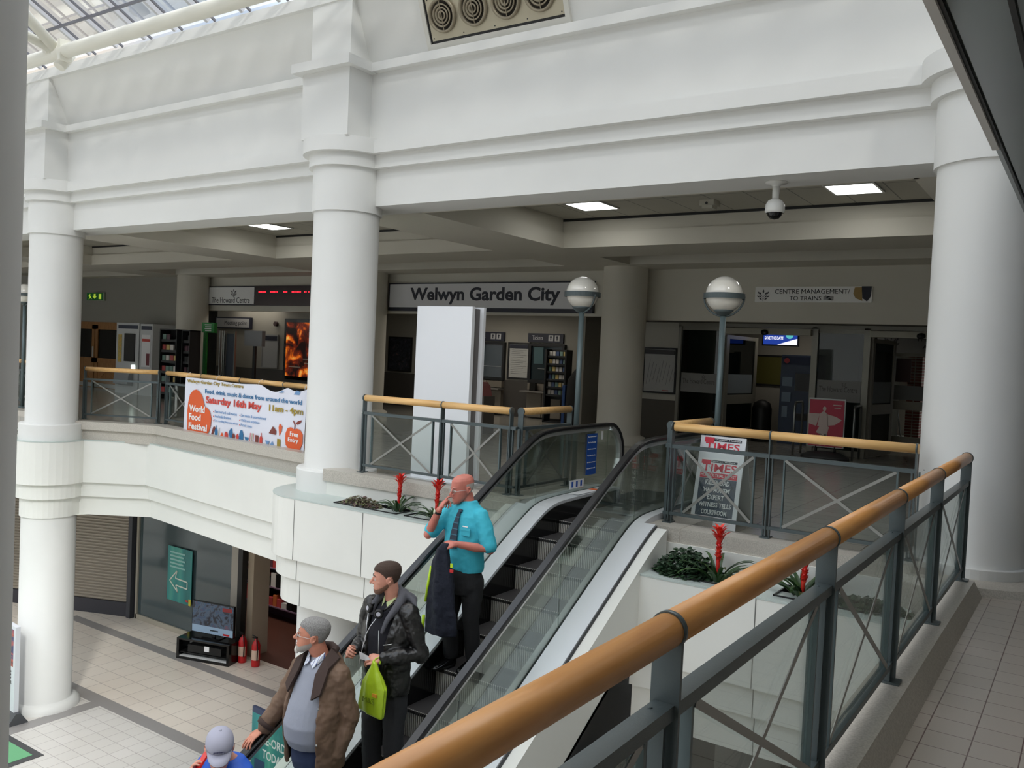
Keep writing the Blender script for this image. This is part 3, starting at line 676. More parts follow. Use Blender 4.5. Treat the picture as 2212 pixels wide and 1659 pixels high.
m = MB(); m.box(-29.05,-25.1,15.94,16.0,2.06,2.16); m.box(-29.05,-28.95,15.94,16.0,0,2.1); m.box(-25.2,-25.1,15.94,16.0,0,2.1); build(m, 'door_frame', OAK, t)
base(t, (-27,16,0))
# --- kiosks
WH = c('kiosk_white', (200,202,204), .4)
t = thing('photo_booth', 'white photo booth with a dark screen beside the wooden doors', 'booth')
m = MB(); m.box(-24.9,-23.72,15.1,15.9,0,2.14); build(m, 'body', WH, t); obj_box('header', c('booth_header', (44,50,70)), t, -24.8,-23.78,15.09,15.1,1.96,2.07)
obj_box('screen', BLKG, t, -24.45,-23.9,15.08,15.1,.98,1.82); obj_box('picture_strip', bandmat('photo_strip', [(.3,(40,90,110)),(.5,(220,200,90)),(.7,(200,90,60))], 8, 3), t, -24.78,-24.6,15.085,15.1,.95,1.78)
m = MB(); m.prism([(15.1,.25),(14.9,.3),(14.95,.62),(15.1,.66)], -24.7, -23.95, 'x'); build(m, 'hopper', c('hopper_grey', (150,152,156)), t); obj_box('lit_slot', c('slot_light', (230,240,230), emit=(230,245,235), es=2), t, -24.05,-23.88,15.075,15.085,.72,.88)
base(t, (-24.3,15.5,0))
t = thing('vending_kiosk', 'white kiosk with a printed poster, between the photo booth and the round column', 'kiosk')
m = MB(); m.box(-23.66,-23.04,15.1,15.85,0,2.12); build(m, 'body', WH, t); obj_box('header', c('booth_header2', (44,50,70)), t, -23.6,-23.08,15.09,15.1,1.95,2.06)
p_ = obj_box('poster', PAPER, t, -23.55,-23.12,15.085,15.1,.85,1.8); obj_box('poster_band', c('poster_red', (200,70,60)), p_, -23.53,-23.14,15.08,15.085,1.6,1.68); obj_box('poster_figure', c('poster_dark', (110,40,50)), p_, -23.3,-23.15,15.08,15.085,.9,1.25)
base(t, (-23.3,15.5,0))
COV = bandmat('printed_covers', [(.25,(60,70,90)),(.4,(200,190,170)),(.5,(150,60,60)),(.62,(220,214,200)),(.75,(70,110,100))], 9, 3, .5, .5)
def rack(label, x0, x1, y, z1, rows, cols, mt=None, fr=None, goods=None, depth=.35):
    t = thing('leaflet_rack', label, 'rack'); fr = fr or DK; m = MB()
    m.box(x0,x1,y+depth-.02,y+depth,.06,z1); m.box(x0,x0+.03,y,y+depth,0,z1); m.box(x1-.03,x1,y,y+depth,0,z1); m.box(x0,x1,y,y+depth,z1-.03,z1); build(m, 'frame', fr, t)
    h = (z1-.2)/rows
    for r in range(rows):
        z = .14+r*h; m = MB(); m.box(x0+.03,x1-.03,y+.05,y+depth-.02,z,z+.012); m.box(x0+.03,x1-.03,y+.04,y+.05,z,z+.07); sh = build(m, 'shelf', fr, t)
        w_ = (x1-x0-.08)/cols
        for k in range(cols):
            if rnd.random() < .12: continue
            m = MB(); a = x0+.05+k*w_; m.box(a,a+w_*.82,y+.07,y+.12,z+.012,z+h*.72); build(m, 'leaflet', goods[(r*3+k*2+rnd.randrange(3)) % len(goods)], sh)
    return base(t, ((x0+x1)/2,y+depth/2,0))
GDS = [c('leaflet_%d' % i, k_, .5) for i, k_ in enumerate(((210,205,200),(180,70,70),(70,90,130),(214,190,120),(120,150,140),(90,60,70)))]
rack('tall leaflet rack of printed cards in front of the far left round column', -22.10,-21.30,14.7,1.99,6,4,goods=GDS)
rack('narrow dark leaflet rack just right of the card rack', -21.22,-20.85,14.8,1.98,6,2,goods=[GDS[5],DK,DK])
t = thing('cash_point_sign', 'green pole sign with white writing near the meeting point', 'sign')
GRN = c('bright_green', (30,150,66), .4); obj_box('pole', GRN, t, -21.35,-21.22,15.6,15.66,0,2.0); h_ = obj_box('head', GRN, t, -21.38,-20.82,15.56,15.66,1.94,2.23)
for i in range(4): obj_box('writing', TXTW, h_, -21.24+.02*(i%2),-20.95,15.553,15.56,2.15-.055*i,2.18-.055*i)
base(t, (-21.1,15.6,0))
t = thing('meeting_point_sign', 'framed sign reading Meeting point on the dim left wall', 'sign')
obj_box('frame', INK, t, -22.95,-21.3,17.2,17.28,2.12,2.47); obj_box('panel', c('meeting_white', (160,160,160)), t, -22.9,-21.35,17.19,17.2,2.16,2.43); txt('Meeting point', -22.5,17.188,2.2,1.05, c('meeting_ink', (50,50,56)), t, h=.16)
base(t, (-22,17.28,2.12))
t = thing('leaflet_carousel', 'upright carousel of leaflets with pale metal edges, left of the grey screen', 'rack')
m = MB()
for x in (-21.42,-21.30,-21.22,-20.75): m.box(x,x+.035,16.2,16.26,.05,2.02)
m.box(-21.45,-20.7,16.15,16.5,0,.06); build(m, 'frame', ALUD, t); obj_box('panel', c('carousel_blue', (86,94,112)), t, -21.18,-20.78,16.27,16.3,.7,1.95)
base(t, (-21,16.3,0))
t = thing('information_screen', 'plain grey rectangular screen on a thin black pole', 'screen')
obj_box('casing', c('screen_grey', (140,142,146), .4), t, -20.05,-19.3,16.0,16.12,1.62,2.05); obj_box('pole', BLK, t, -19.72,-19.62,16.04,16.1,0,1.62); obj_box('foot', BLK, t, -19.95,-19.4,15.85,16.3,0,.03)
base(t, (-19.7,16.06,0))
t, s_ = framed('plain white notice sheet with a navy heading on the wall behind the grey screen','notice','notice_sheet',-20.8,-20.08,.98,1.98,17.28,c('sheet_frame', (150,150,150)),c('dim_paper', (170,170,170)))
obj_box('heading', INK, s_, -20.75,-20.13,17.248,17.256,1.8,1.93); base(t, (-20.4,17.28,.98))
FIRE = bandmat('flame_print', [(.42,(24,12,10)),(.52,(110,34,14)),(.60,(230,110,24)),(.70,(255,214,110))], 1.6, 3, .4, .6, emit=.5, nscale=1.6)
t = thing('light_box_poster', 'backlit dark poster with orange flames, left of the middle column', 'poster')
obj_box('frame', BLKG, t, -19.75,-18.2,17.18,17.28,.70,2.46); obj_box('print', FIRE, t, -19.65,-18.3,17.17,17.18,.80,2.36)
m = MB()
for i, (a, w_) in enumerate(((-18.9,.4),(-18.85,.3),(-19.5,.5))): m.box(a,a+w_,17.165,17.17,1.3-.12*i,1.325-.12*i)
build(m, 'small_print', c('small_print', (200,190,170)), t); base(t, (-19,17.28,.7))
obj = thing('fire_bell', 'small round dark alarm bell high on the left wall', 'alarm'); m = MB(); m.cyl((-20.2,17.28,2.3),(-20.2,17.2,2.3),.07); build(m,'dome',c('bell', (60,40,40)),obj); base(obj,(-20.2,17.28,2.23))
# --- ticket hall
def tick(label, x0, x1, cut=False):
    t = thing('ticket_sign', label, 'sign', 'ticket signs'); obj_box('panel', INK, t, x0,x1,19.94,20.0,2.08,2.33)
    txt('Tickets', x0+.14,19.938,2.15,.34, c('ticket_letter', (200,200,205)), t, h=.12)
    for k in (0,1):
        q = obj_box('symbol_square', c('symbol_white', (190,190,190)), t, x1-.46+.2*k,x1-.31+.2*k,19.935,19.94,2.13,2.29); m = MB(); m.ball((x1-.385+.2*k,19.932,2.235),.03,.003,.03,8); m.box(x1-.40+.2*k,x1-.37+.2*k,19.93,19.935,2.15,2.22); build(m,'symbol',INK,q)
    return base(t, ((x0+x1)/2,20,2.08))
tick('navy Tickets sign above the right-hand ticket window', -13.05,-11.93)
tick('navy Tickets sign partly hidden behind the white pillar', -14.98,-13.85)
for lb, x0, x1 in (('dark glazed ticket window nearest the leaflet rack', -12.98,-11.85), ('dark glazed ticket window just right of the white pillar', -14.95,-13.80)):
    t = thing('ticket_window', lb, 'window')
    m = MB()
    for a in ((x0,x1,.98,1.06),(x0,x1,1.98,2.05),(x0,x0+.07,1.06,1.98),(x1-.07,x1,1.06,1.98)): m.box(a[0],a[1],19.9,20,a[2],a[3])
    build(m, 'frame', BLK, t); obj_box('glass', mat('ticket_glass', (30,44,50), .08), t, x0+.07,x1-.07,19.95,19.97,1.06,1.98)
    obj_box('blind', c('blind_teal', (64,92,96)), t, x0+.15,x0+.45,19.935,19.948,1.5,1.95); obj_box('chrome_bar', ALUD, t, x0+.3,x1-.1,19.925,19.94,1.36,1.375); obj_box('counter_shelf', c('shelf_grey', (120,116,110)), t, x0-.05,x1+.05,19.6,19.9,.72,.76)
    m = MB(); m.box(x0+.03,x0+.5,19.85,19.98,.05,.70); m.box(x0+.52,x1-.02,19.85,19.98,.05,.70); m.box(x0+.03,x0+.6,19.86,19.98,.78,.96); m.box(x0+.62,x1-.02,19.86,19.98,.78,.96); build(m, 'front_panel', c('counter_beige', (124,116,104)), t)
    obj_box('terminal', BLKG, t, x0+.2,x0+.38,19.7,19.8,.76,.98)
    base(t, ((x0+x1)/2,19.95,0))
t, s_ = framed('tall framed white timetable between the two ticket windows','poster','timetable_frame',-13.72,-12.99,1.04,2.06,20,BLK,c('timetable', (176,176,172)),.05)
obj_box('heading', INK, s_, -13.66,-13.05,19.965,19.976,1.9,2.0)
m = MB()
for i in range(14): m.box(-13.6,-13.1-.1*(i%3),19.968,19.976,1.85-.05*i,1.855-.05*i)
build(m,'lines',c('line_grey', (120,120,120)),s_); base(t, (-13.35,20,1.04))
t, s_ = framed('dark framed poster on the ticket hall wall left of the white pillar','poster','poster_frame',-18.2,-17.25,1.04,2.1,20,BLK,bandmat('night_print', [(.4,(24,26,34)),(.6,(50,54,66)),(.8,(120,90,84))], 2, 3),.05)
base(t, (-17.7,20,1.04))
t = thing('leaflet_stand', 'black leaflet stand beside the right ticket window, left of the lamp post', 'rack')
m = MB(); m.box(-11.95,-11.9,19.1,19.4,0,1.9); m.box(-11.35,-11.3,19.1,19.4,0,1.9); m.box(-11.95,-11.3,19.36,19.4,.6,1.9); m.box(-11.95,-11.3,19.1,19.4,0,.04); build(m, 'frame', BLK, t)
for r in range(6):
    z = .7+.2*r; m = MB(); m.box(-11.9,-11.35,19.15,19.36,z-.02,z); m.box(-11.9,-11.35,19.14,19.15,z,z+.04); sh = build(m, 'shelf', BLK, t)
    for k in range(5): obj_box('leaflet', GDS[[0,0,2,4,3][(k+r) % 5]], sh, -11.88+.107*k,-11.80+.107*k,19.2,19.24,z,z+.15)
base(t, (-11.6,19.25,0))
t = thing('litter_bin', 'litter bin with pink rounded hood and a colourful poster, right of the white pillar', 'bin')
m = MB(); m.box(-11.28,-10.8,14.9,15.3,.0,.80); build(m, 'body', c('bin_grey', (110,104,100)), t)
m = MB(); m.prism([(-11.24,.80),(-10.86,.80),(-10.92,1.02),(-11.0,1.1),(-11.1,1.1),(-11.18,1.02)],14.92,15.28,'y'); build(m, 'hood', c('bin_pink', (196,120,124)), t)
m = MB(); m.cyl((-11.07,14.915,.93),(-11.07,14.92,.93),.07); build(m, 'opening', BLK, t); obj_box('poster', bandmat('beach_print', [(.35,(70,110,170)),(.5,(200,200,210)),(.6,(210,90,80)),(.75,(220,190,120))], 4, 3), t, -11.2,-10.88,14.89,14.9,.1,.76); base(t, (-11.05,15.1,0))
t = thing('covered_stand', 'tall stand under a black cover coming to a point, beside the round inner column', 'stand')
m = MB(); R1 = lambda z, a, b: [(-10.72+a*x_, 18.9+b*y_, z) for x_, y_ in [(math.cos(2*PI*k/20), math.sin(2*PI*k/20)) for k in range(20)]]
m.loft([R1(0,.42,.3),R1(.5,.40,.28),R1(1.15,.37,.25),R1(1.32,.26,.16),R1(1.55,.06,.04)]); build(m, 'cover', mat('black_cover', (12,12,13), .85, bump=.5, bs=8), t); obj_box('blue_side_panel', c('side_blue', (30,70,130)), t, -11.2,-11.12,18.8,19.0,0,1.0); base(t, (-10.7,18.9,0))
t = thing('side_poster', 'yellowish poster on the side wall next to the round inner column', 'poster')
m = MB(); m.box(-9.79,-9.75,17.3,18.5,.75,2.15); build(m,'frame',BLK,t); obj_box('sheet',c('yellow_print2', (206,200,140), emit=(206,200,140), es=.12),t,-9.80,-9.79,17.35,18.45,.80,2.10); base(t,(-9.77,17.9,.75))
# --- doors to the trains
t, s_ = framed('black framed white station map between the inner column and the glass doors','poster','map_frame',-8.60,-7.78,1.0,2.03,17.98,BLK,c('map_paper', (196,196,194)),.04)
obj_box('heading', c('map_head', (60,58,60)), s_, -8.55,-7.83,17.93,17.956,1.88,1.98); obj_box('logo', c('map_logo', (170,60,60)), s_, -8.1,-7.95,17.945,17.956,1.06,1.08)
m = MB(); 
for a in range(9): m.bar((-8.5+.08*a,17.953,1.2+.05*(a%3)),(-8.42+.08*a,17.953,1.75-.05*(a%4)),.003,.006)
build(m,'map_lines',c('map_line', (130,130,136)),s_); base(t,(-8.2,18,1.0))
t = thing('entrance_doors', 'aluminium framed automatic glass doors leading to the trains', 'door')
AF = c('door_frame_metal', (150,148,138), .4, metal=.3)
STK = c('glass_sticker', (150,150,148), .6)
def col_(x0,x1,z1=2.55,y0=17.9,y1=18.05): m = MB(); m.box(x0,x1,y0,y1,0,z1); build(m,'frame_post',AF,t)
for a in ((-7.75,-7.68),(-6.80,-6.72),(-4.86,-4.74),(-3.86,-3.74),(-1.9,-1.8)): col_(*a)
m = MB(); m.box(-7.75,-1.8,17.9,18.05,2.52,2.6); build(m,'top_rail',AF,t)
for a, b in ((-6.72,-4.86),(-3.74,-1.9)):
    m = MB(); m.box(a,b,17.78,18.0,2.38,2.50); hd = build(m,'door_header',c('header_cream', (176,172,154), .4),t); m = MB(); m.ball(((a+b)/2,17.76,2.42),.08,.06,.06,12); build(m,'sensor',BLK,hd)
def pane(x0, x1, sticker, s1=None):
    m = MB()
    for q in ((x0,x1,.0,.12),(x0,x1,2.44,2.52)): m.box(q[0],q[1],17.95,18.0,q[2],q[3])
    f_ = build(m,'fixed_panel_frame',AF,t); obj_box('pane', GLS, f_, x0,x1,17.97,17.98,.12,2.44)
    s = obj_box('sticker', STK, f_, x0+.02,x1-.02,17.955,17.965,1.08,1.50)
    txt('The Howard Centre', x0+.06,17.953,1.27,x1-x0-.14,c('sticker_ink', (96,92,92)),f_,h=.11,name='sticker_lettering'); tree((x0+x1)/2+.1,1.38,.10,17.953,c('sticker_ink2', (96,92,92)),f_)
pane(-7.68,-6.80,1); pane(-4.74,-3.86,1)
def leafdoor(x, y0, dx, dy):
    """open leaf standing at an angle"""
    p, q = Vector((x,y0,0)), Vector((x+dx,y0+dy,0)); m = MB(); u = (0,0,1)
    def B(a, b, z0, z1): 
        s_ = p+(q-p)*a; e_ = p+(q-p)*b; m.bar((s_.x,s_.y,(z0+z1)/2),(e_.x,e_.y,(z0+z1)/2),.045,z1-z0)
    B(0,.09,.02,2.36); B(.91,1,.02,2.36); B(.09,.91,2.28,2.36); B(.09,.91,.02,.3); B(.09,.91,.86,1.06)
    f_ = build(m,'door_leaf',AF,t); m = MB(); B(.09,.91,.3,.86)
    m = MB()
    for z0, z1 in ((.3,.86),(1.06,2.28)):
        s_ = p+(q-p)*.09; e_ = p+(q-p)*.91; m.bar((s_.x,s_.y,(z0+z1)/2),(e_.x,e_.y,(z0+z1)/2),.008,z1-z0)
    build(m,'pane',GLS,f_); m = MB(); s_ = p+(q-p)*.12; e_ = p+(q-p)*.88; m.bar((s_.x,s_.y-.01,1.3),(e_.x,e_.y-.01,1.3),.012,.42); build(m,'sticker',c('leaf_sticker', (130,140,146), .6),f_)
leafdoor(-6.70,18.02,.10,1.75) ; leafdoor(-3.72,18.02,.18,1.3)
base(t, (-5.5,18,0))
for i, x in enumerate((-4.92,-3.80)):
    t = thing('guard_rail', ('looped metal guard rail left of the pink poster stand','looped metal guard rail right of the pink poster stand')[i], 'rail'); m = MB()
    m.tube([(x,17.2,0),(x,17.2,.98),(x,17.24,1.04),(x,17.7,1.04),(x,17.75,.98),(x,17.75,0)],.022,10); build(m,'loop',ALUD,t); base(t,(x,17.5,0))
t = thing('poster_stand', 'pink poster stand with a winged figure on a rounded dark base', 'sign')
PINK = c('poster_pink', (196,66,88), .5)
m = MB(); m.box(-4.62,-3.94,17.08,17.12,.22,1.16); build(m,'frame',ALUD,t); pr_ = obj_box('print', PINK, t, -4.60,-3.96,17.07,17.08,.24,1.13)
FG = c('figure_white', (214,196,190))
m = MB(); m.prism([(-4.44,.62),(-4.40,.86),(-4.33,.92),(-4.26,.86),(-4.24,.62)],17.063,17.069,'y'); m.prism([(-4.46,.62),(-4.40,.86),(-4.62,.86),(-4.60,.66)],17.063,17.069,'y'); m.prism([(-4.27,.86),(-4.1,.82),(-3.99,.76),(-4.12,.66),(-4.25,.64)],17.063,17.069,'y'); m.prism([(-4.40,.62),(-4.46,.50),(-4.26,.42),(-4.22,.62)],17.063,17.069,'y'); m.ball((-4.32,17.066,.96),.035,.003,.045,12); m.box(-4.38,-4.35,17.063,17.069,.26,.48); m.box(-4.30,-4.27,17.063,17.069,.26,.48); build(m,'figure',FG,pr_)
m = MB(); m.box(-4.16,-4.0,17.064,17.069,1.03,1.05); m.box(-4.14,-4.02,17.064,17.069,.98,.995); build(m,'writing',FG,pr_)
m = MB(); m.loft([[(-4.28+.46*s*math.cos(2*PI*k/24),17.1+.28*s*math.sin(2*PI*k/24),z) for k in range(24)] for z, s in ((0,1),(.05,.98),(.12,.7),(.14,.5))]); build(m,'base',c('base_grey', (60,60,62), .5),t)
m = MB(); m.cyl((-4.45,17.1,.1),(-4.45,17.1,.24),.025); m.cyl((-4.1,17.1,.1),(-4.1,17.1,.24),.025); build(m,'spring',BLK,t)
base(t,(-4.28,17.1,0))
t = thing('wall_television', 'bright blue screen reading SAVE THE DATE beyond the left doors', 'television')
obj_box('casing', BLK, t, -6.40,-5.58,19.5,19.56,2.19,2.56); s_ = obj_box('screen', c('screen_blue', (30,50,110), emit=(30,56,140), es=.9), t, -6.37,-5.61,19.49,19.5,2.22,2.54)
EW = c('screen_white', (230,230,240), emit=(235,235,245), es=.9)
txt('SAVE THE DATE', -6.34,19.488,2.33,.42,EW,s_,h=.07,bold=.02); m = MB(); m.prism([(-6.05,2.22),(-5.61,2.22),(-5.61,2.36)],19.484,19.489,'y'); m.box(-6.34,-6.1,19.484,19.489,2.5,2.52); build(m,'white_corner',EW,s_)
m = MB(); m.cyl((-5.78,19.489,2.44),(-5.78,19.484,2.44),.085); build(m,'globe_picture',c('screen_teal', (90,190,190), emit=(90,190,190), es=.7),s_); base(t,(-6,19.53,2.19))
m = MB(); m.box(-6.1,-5.9,19.56,19.7,2.55,2.9); 
t = thing('ticket_machine', 'tall dark blue ticket machine beyond the left doors', 'machine')
m = MB(); m.box(-5.95,-5.15,19.55,20.2,0,2.0); build(m,'body',c('machine_blue', (20,48,84), .35),t); obj_box('header',c('machine_head', (16,34,70)),t,-5.93,-5.17,19.53,19.55,1.78,1.96)
m = MB(); m.box(-5.9,-5.68,19.53,19.55,1.3,1.5); m.box(-5.9,-5.7,19.53,19.55,.95,1.16); m.box(-5.88,-5.76,19.53,19.55,.6,.85); build(m,'label_panel',c('machine_label', (140,160,180)),t); obj_box('screen',BLKG,t,-5.62,-5.22,19.53,19.55,1.2,1.6); obj_box('tray',BLK,t,-5.6,-5.25,19.5,19.55,.55,.7)
m = MB(); m.cyl((-5.82,19.53,1.87),(-5.82,19.52,1.87),.06); build(m,'logo',c('machine_logo', (190,60,70)),t); base(t,(-5.55,19.9,0))
t, s_ = framed('dim yellow notice board on the far passage wall','notice','notice_board',-7.1,-6.2,1.25,2.0,21.0,BLK,c('yellow_board', (92,88,34)),.04); base(t,(-6.6,21,1.25))
t = thing('low_bin', 'low dark rounded bin standing beside the blue ticket machine', 'bin'); m = MB(); m.lathe([(.2,0),(.22,.1),(.22,.75),(.18,.88),(.06,.95),(0,.96)],-6.35,19.6); build(m,'body',BLK,t); base(t,(-6.35,19.6,0))
t = thing('hanging_glass_sign', 'grey hanging sign with tree emblem and THANK YOU lettering beyond the right doors', 'sign')
obj_box('panel', c('thanks_grey', (112,112,110), .5), t, -4.15,-2.3,20.55,20.58,2.15,2.62); tree(-3.86,2.22,.34,20.545,c('thanks_ink', (40,40,44)),t); txt('THANK YOU', -3.35,20.545,2.42,.85,BLK,t,h=.09); txt('AT', -3.22,20.545,2.25,.2,BLK,t,h=.09); m = MB(); m.cyl((-4.0,20.56,2.62),(-4.0,20.56,2.9),.01); m.cyl((-2.5,20.56,2.62),(-2.5,20.56,2.9),.01); build(m,'rod',ALUD,t); base(t,(-3.2,20.56,2.15))
t = thing('rear_doors', 'glazed doors at the end of the passage with daylight behind', 'door')
m = MB()
for a in ((-4.2,-4.12,0,2.3),(-3.25,-3.15,0,2.3),(-4.2,-2.2,2.1,2.3),(-2.3,-2.2,0,2.3)): m.box(a[0],a[1],21.95,22.05,a[2],a[3])
build(m,'frame_post',AF,t)
m = MB(); m.box(-4.12,-3.25,21.96,22.02,0,.22); m.box(-4.12,-3.25,21.96,22.02,.85,1.05); m.box(-4.12,-4.04,21.96,22.02,.2,2.1); m.box(-3.33,-3.25,21.96,22.02,.2,2.1); d_ = build(m,'door_leaf',AF,t); obj_box('pane',GL,d_,-4.04,-3.33,21.98,21.99,.22,2.1); obj_box('sticker',c('rear_sticker', (120,124,124)),d_,-4.0,-3.36,21.94,21.95,1.08,1.42)
obj_box('dark_poster',c('rear_poster', (60,30,28)),d_,-3.98,-3.65,21.93,21.94,1.5,2.05)
base(t,(-3.3,22,0))
BR = tilemat('red_brick', (150,72,60), (136,64,54), (190,180,170), .22, .075, .012, .8); BR.node_tree.nodes['Mapping'].inputs['Rotation'].default_value = (PI/2,0,0)
t = single('brick_pier', MB().box(-4.05,-3.72,23.9,24.6,0,2.88), BR, 'red brick pier outside, seen through the rear doors', 'pier')
t = thing('safety_barrier','pale panel barrier standing outside the rear doors','barrier'); m = MB(); m.box(-4.9,-4.35,24.2,24.23,.2,.95); build(m,'panel',c('barrier_panel', (170,160,156)),t); m = MB(); m.cyl((-4.9,24.2,0),(-4.9,24.2,.95),.02); m.cyl((-4.35,24.2,0),(-4.35,24.2,.95),.02); m.cyl((-4.35,24.2,.95),(-4.05,23.6,0),.02); build(m,'leg',ALU,t); base(t,(-4.6,24.2,0))
# --- lamps
GLB = mat('opal_globe', (226,222,212), .12, coat=.5)
def lamp(label, x, y, z0, az=0, H=2.52, group=None):
    t = thing('globe_lamp', label, 'lamp'); m = MB(); m.cyl((x,y,z0),(x,y,H-.22),.034,.034,20); m.cyl((x,y,z0),(x,y,z0+.03),.07); build(m,'pole',GREENL,t)
    m = MB(); m.ball((x,y,H),.205,n=40); build(m,'globe',GLB,t)
    m = MB(); m.lathe([(.212,-.03),(.228,-.03),(.228,.03),(.212,.03),(.212,-.03)],x,y,H-.02,48,smooth=False); build(m,'ring',GREEN,t)
    m = MB()
    for s in (0,1):
        a0 = az+s*PI; m.tube([(x+math.cos(a0)*.222*math.cos(k),y+math.sin(a0)*.222*math.cos(k),H-.02-.222*math.sin(k)) for k in [i*PI/2/10 for i in range(11)]],.012,8)
    m.lathe([(.04,-.24),(.09,-.20),(.115,-.175),(.1,-.17)],x,y,H,24); build(m,'cradle',GREEN,t)
    return base(t,(x,y,z0))
lamp('globe lamp on a grey-green post left of the escalator head, over the station name sign', -5.42,9.48,.12,-.3,2.53)
lamp('globe lamp on a grey-green post right of the escalator head', -3.53,9.36,.12,.2,2.50)
lamp('globe lamp half hidden at the left edge beyond the leftmost column', -18.75,9.3,.12)
# --- white pillar (blank totem)
t = thing('blank_totem', 'tall blank white rectangular pillar standing behind the balcony railing', 'totem')
WT = c('totem_white', (238,240,244), .3)
m = MB(); m.box(-7.60,-6.68,8.88,8.94,.03,2.31); build(m,'front_panel',WT,t); m = MB(); m.box(-7.58,-6.72,8.94,9.10,.0,2.29); build(m,'core',c('totem_core', (96,92,90), .4),t); m = MB(); m.box(-7.60,-6.66,9.10,9.15,.03,2.31); build(m,'rear_panel',WT,t)
m = MB(); m.box(-7.7,-6.58,8.8,9.25,0,.03); build(m,'plinth',WT,t); base(t,(-7.14,9.0,0))
# --- newspaper board
t = thing('newspaper_board', 'leaning white newspaper board with TIMES headlines beside the escalator', 'sign')
L_ = .98; LM = Matrix.Translation((-3.50,8.62,.0)) @ Euler((math.radians(90-14),0,math.radians(2))).to_matrix().to_4x4()
def brd(x0,x1,y0,y1,z0,z1,name,mt,par): m = MB(); m.box(x0,x1,y0,y1,z0,z1); m.xf(LM); return build(m,name,mt,par)
f_ = brd(0,.49,0,L_,-.02,.0,'front_leaf',c('board_white', (224,226,230), .4),t)
NR = c('times_red', (214,44,66)); SL = c('headline_slate', (70,80,94)); 
brd(.045,.15,.91,.965,0,.002,'red_block',NR,f_); brd(.15,.445,.925,.955,0,.002,'black_strip',INK,f_)
txt('TIMES',.06,.835,.002,.37,NR,f_,h=.075,M_=LM,bold=.012); txt('Welwyn  Hatfield',.16,.931,.003,.27,TXTW,f_,M_=LM,h=.018)
p2 = brd(.045,.445,.07,.74,0,.004,'poster_sheet',PAPER,t)
brd(.045,.145,.68,.72,.004,.006,'red_block',NR,p2); brd(.15,.43,.695,.72,.004,.006,'black_strip',INK,p2); txt('Welwyn  Hatfield',.16,.70,.007,.24,TXTW,p2,M_=LM,h=.014); txt('TIMES',.06,.60,.006,.37,NR,p2,h=.085,M_=LM,bold=.012)
brd(.045,.445,.53,.585,.004,.006,'red_band',NR,p2); txt('MURDER TRIAL LATEST',.055,.543,.007,.38,TXTW,p2,h=.032,M_=LM)
brd(.045,.445,.13,.525,.004,.006,'slate_panel',SL,p2)
for i, (s_, w_) in enumerate((('KILLER DAD',.26),("'HAS AUTISM'",.29),('EXPERT',.18),('WITNESS TELLS',.35),('COURTROOM',.27))): txt(s_,.245,.46-.078*i,.007,w_,TXTW,p2,h=.05,M_=LM,bold=.02,align='C')
m = MB(); 
for i in range(-4,6):
    for s in (-1,1):
        a, b = (.05+.12*i, .13), (.05+.12*i+s*.4, .66); pts = [(a[0]+(b[0]-a[0])*k/20, a[1]+(b[1]-a[1])*k/20) for k in range(21)]; pts = [p for p in pts if .045 < p[0] < .445]
        if len(pts) > 3: m.bar(LM @ Vector((pts[0][0],pts[0][1],.012)), LM @ Vector((pts[-1][0],pts[-1][1],.012)),.002,.002)
build(m,'wire_grid',ALUD,t)
m = MB(); m.prism([(9.18,.02),(9.20,.02),(8.90,.93),(8.88,.93)],-3.49,-3.02,'x'); build(m,'rear_leaf',c('board_back', (150,152,150)),t)
base(t,(-3.26,8.85,0))
# --- banner
t = thing('festival_banner', 'white printed food festival banner tied to the left balcony railing', 'banner')
B0 = Vector((-13.45,9.56)); B1 = Vector((-9.88,9.145)); bd = (B1-B0).normalized(); BL = (B1-B0).length; BH = .99
BM = Matrix(((bd.x,0,-(-bd.y),B0.x),(bd.y,0,-(bd.x),B0.y),(0,1,0,.075),(0,0,0,1)))
BM = Matrix(((bd.x,0,bd.y,B0.x+bd.y*.06),(bd.y,0,-bd.x,B0.y-bd.x*.06),(0,1,0,.06),(0,0,0,1)))
m = MB(); V = []; F = []; nx, ny = 60, 14
def sag(u):
    e = 0
    for a, b, dd in ((.28,.62,.02),(.66,.86,.09),(.86,1,.05)):
        if a < u < b: e = max(e, dd*math.sin(PI*(u-a)/(b-a)))
    return e
for j in range(ny+1):
    for i in range(nx+1):
        u, v = i/nx, j/ny; fold = .012*math.sin(u*19+v*3)*(v*.9+.1)+.01*math.sin(u*41-v*6)*v; V.append(BM @ Vector((u*BL-.03*(1-v), v*(BH-sag(u))+.02*u*0, fold*.35)))
for j in range(ny):
    for i in range(nx): a = j*(nx+1)+i; F.append((a,a+1,a+nx+2,a+nx+1))
m.add(V,F,0,True); cl = build(m,'cloth',c('banner_white', (226,228,240), .5),t,False)
OR = c('banner_orange', (222,92,40)); GD = c('banner_gold', (160,136,44)); BLU = c('banner_blue', (44,112,160)); RD = c('banner_red', (206,64,54)); PB = c('banner_paleblue', (110,150,196))
def bp(poly, name, mt, z=.012, par=None):
    m = MB(); n = len(poly); m.add([BM @ Vector((x,y,z)) for x,y in poly],[tuple(range(n))]); return build(m,name,mt,par or cl,False)
def bt(s_, x, y, w_, h, mt, **k): return txt(s_, x, y, .012, w_, mt, cl, h=h, M_=BM, **k)
def blob(cx, cy, rx, ry, n=24): return [(cx+rx*math.cos(2*PI*k/n), cy+ry*math.sin(2*PI*k/n)) for k in range(n)]
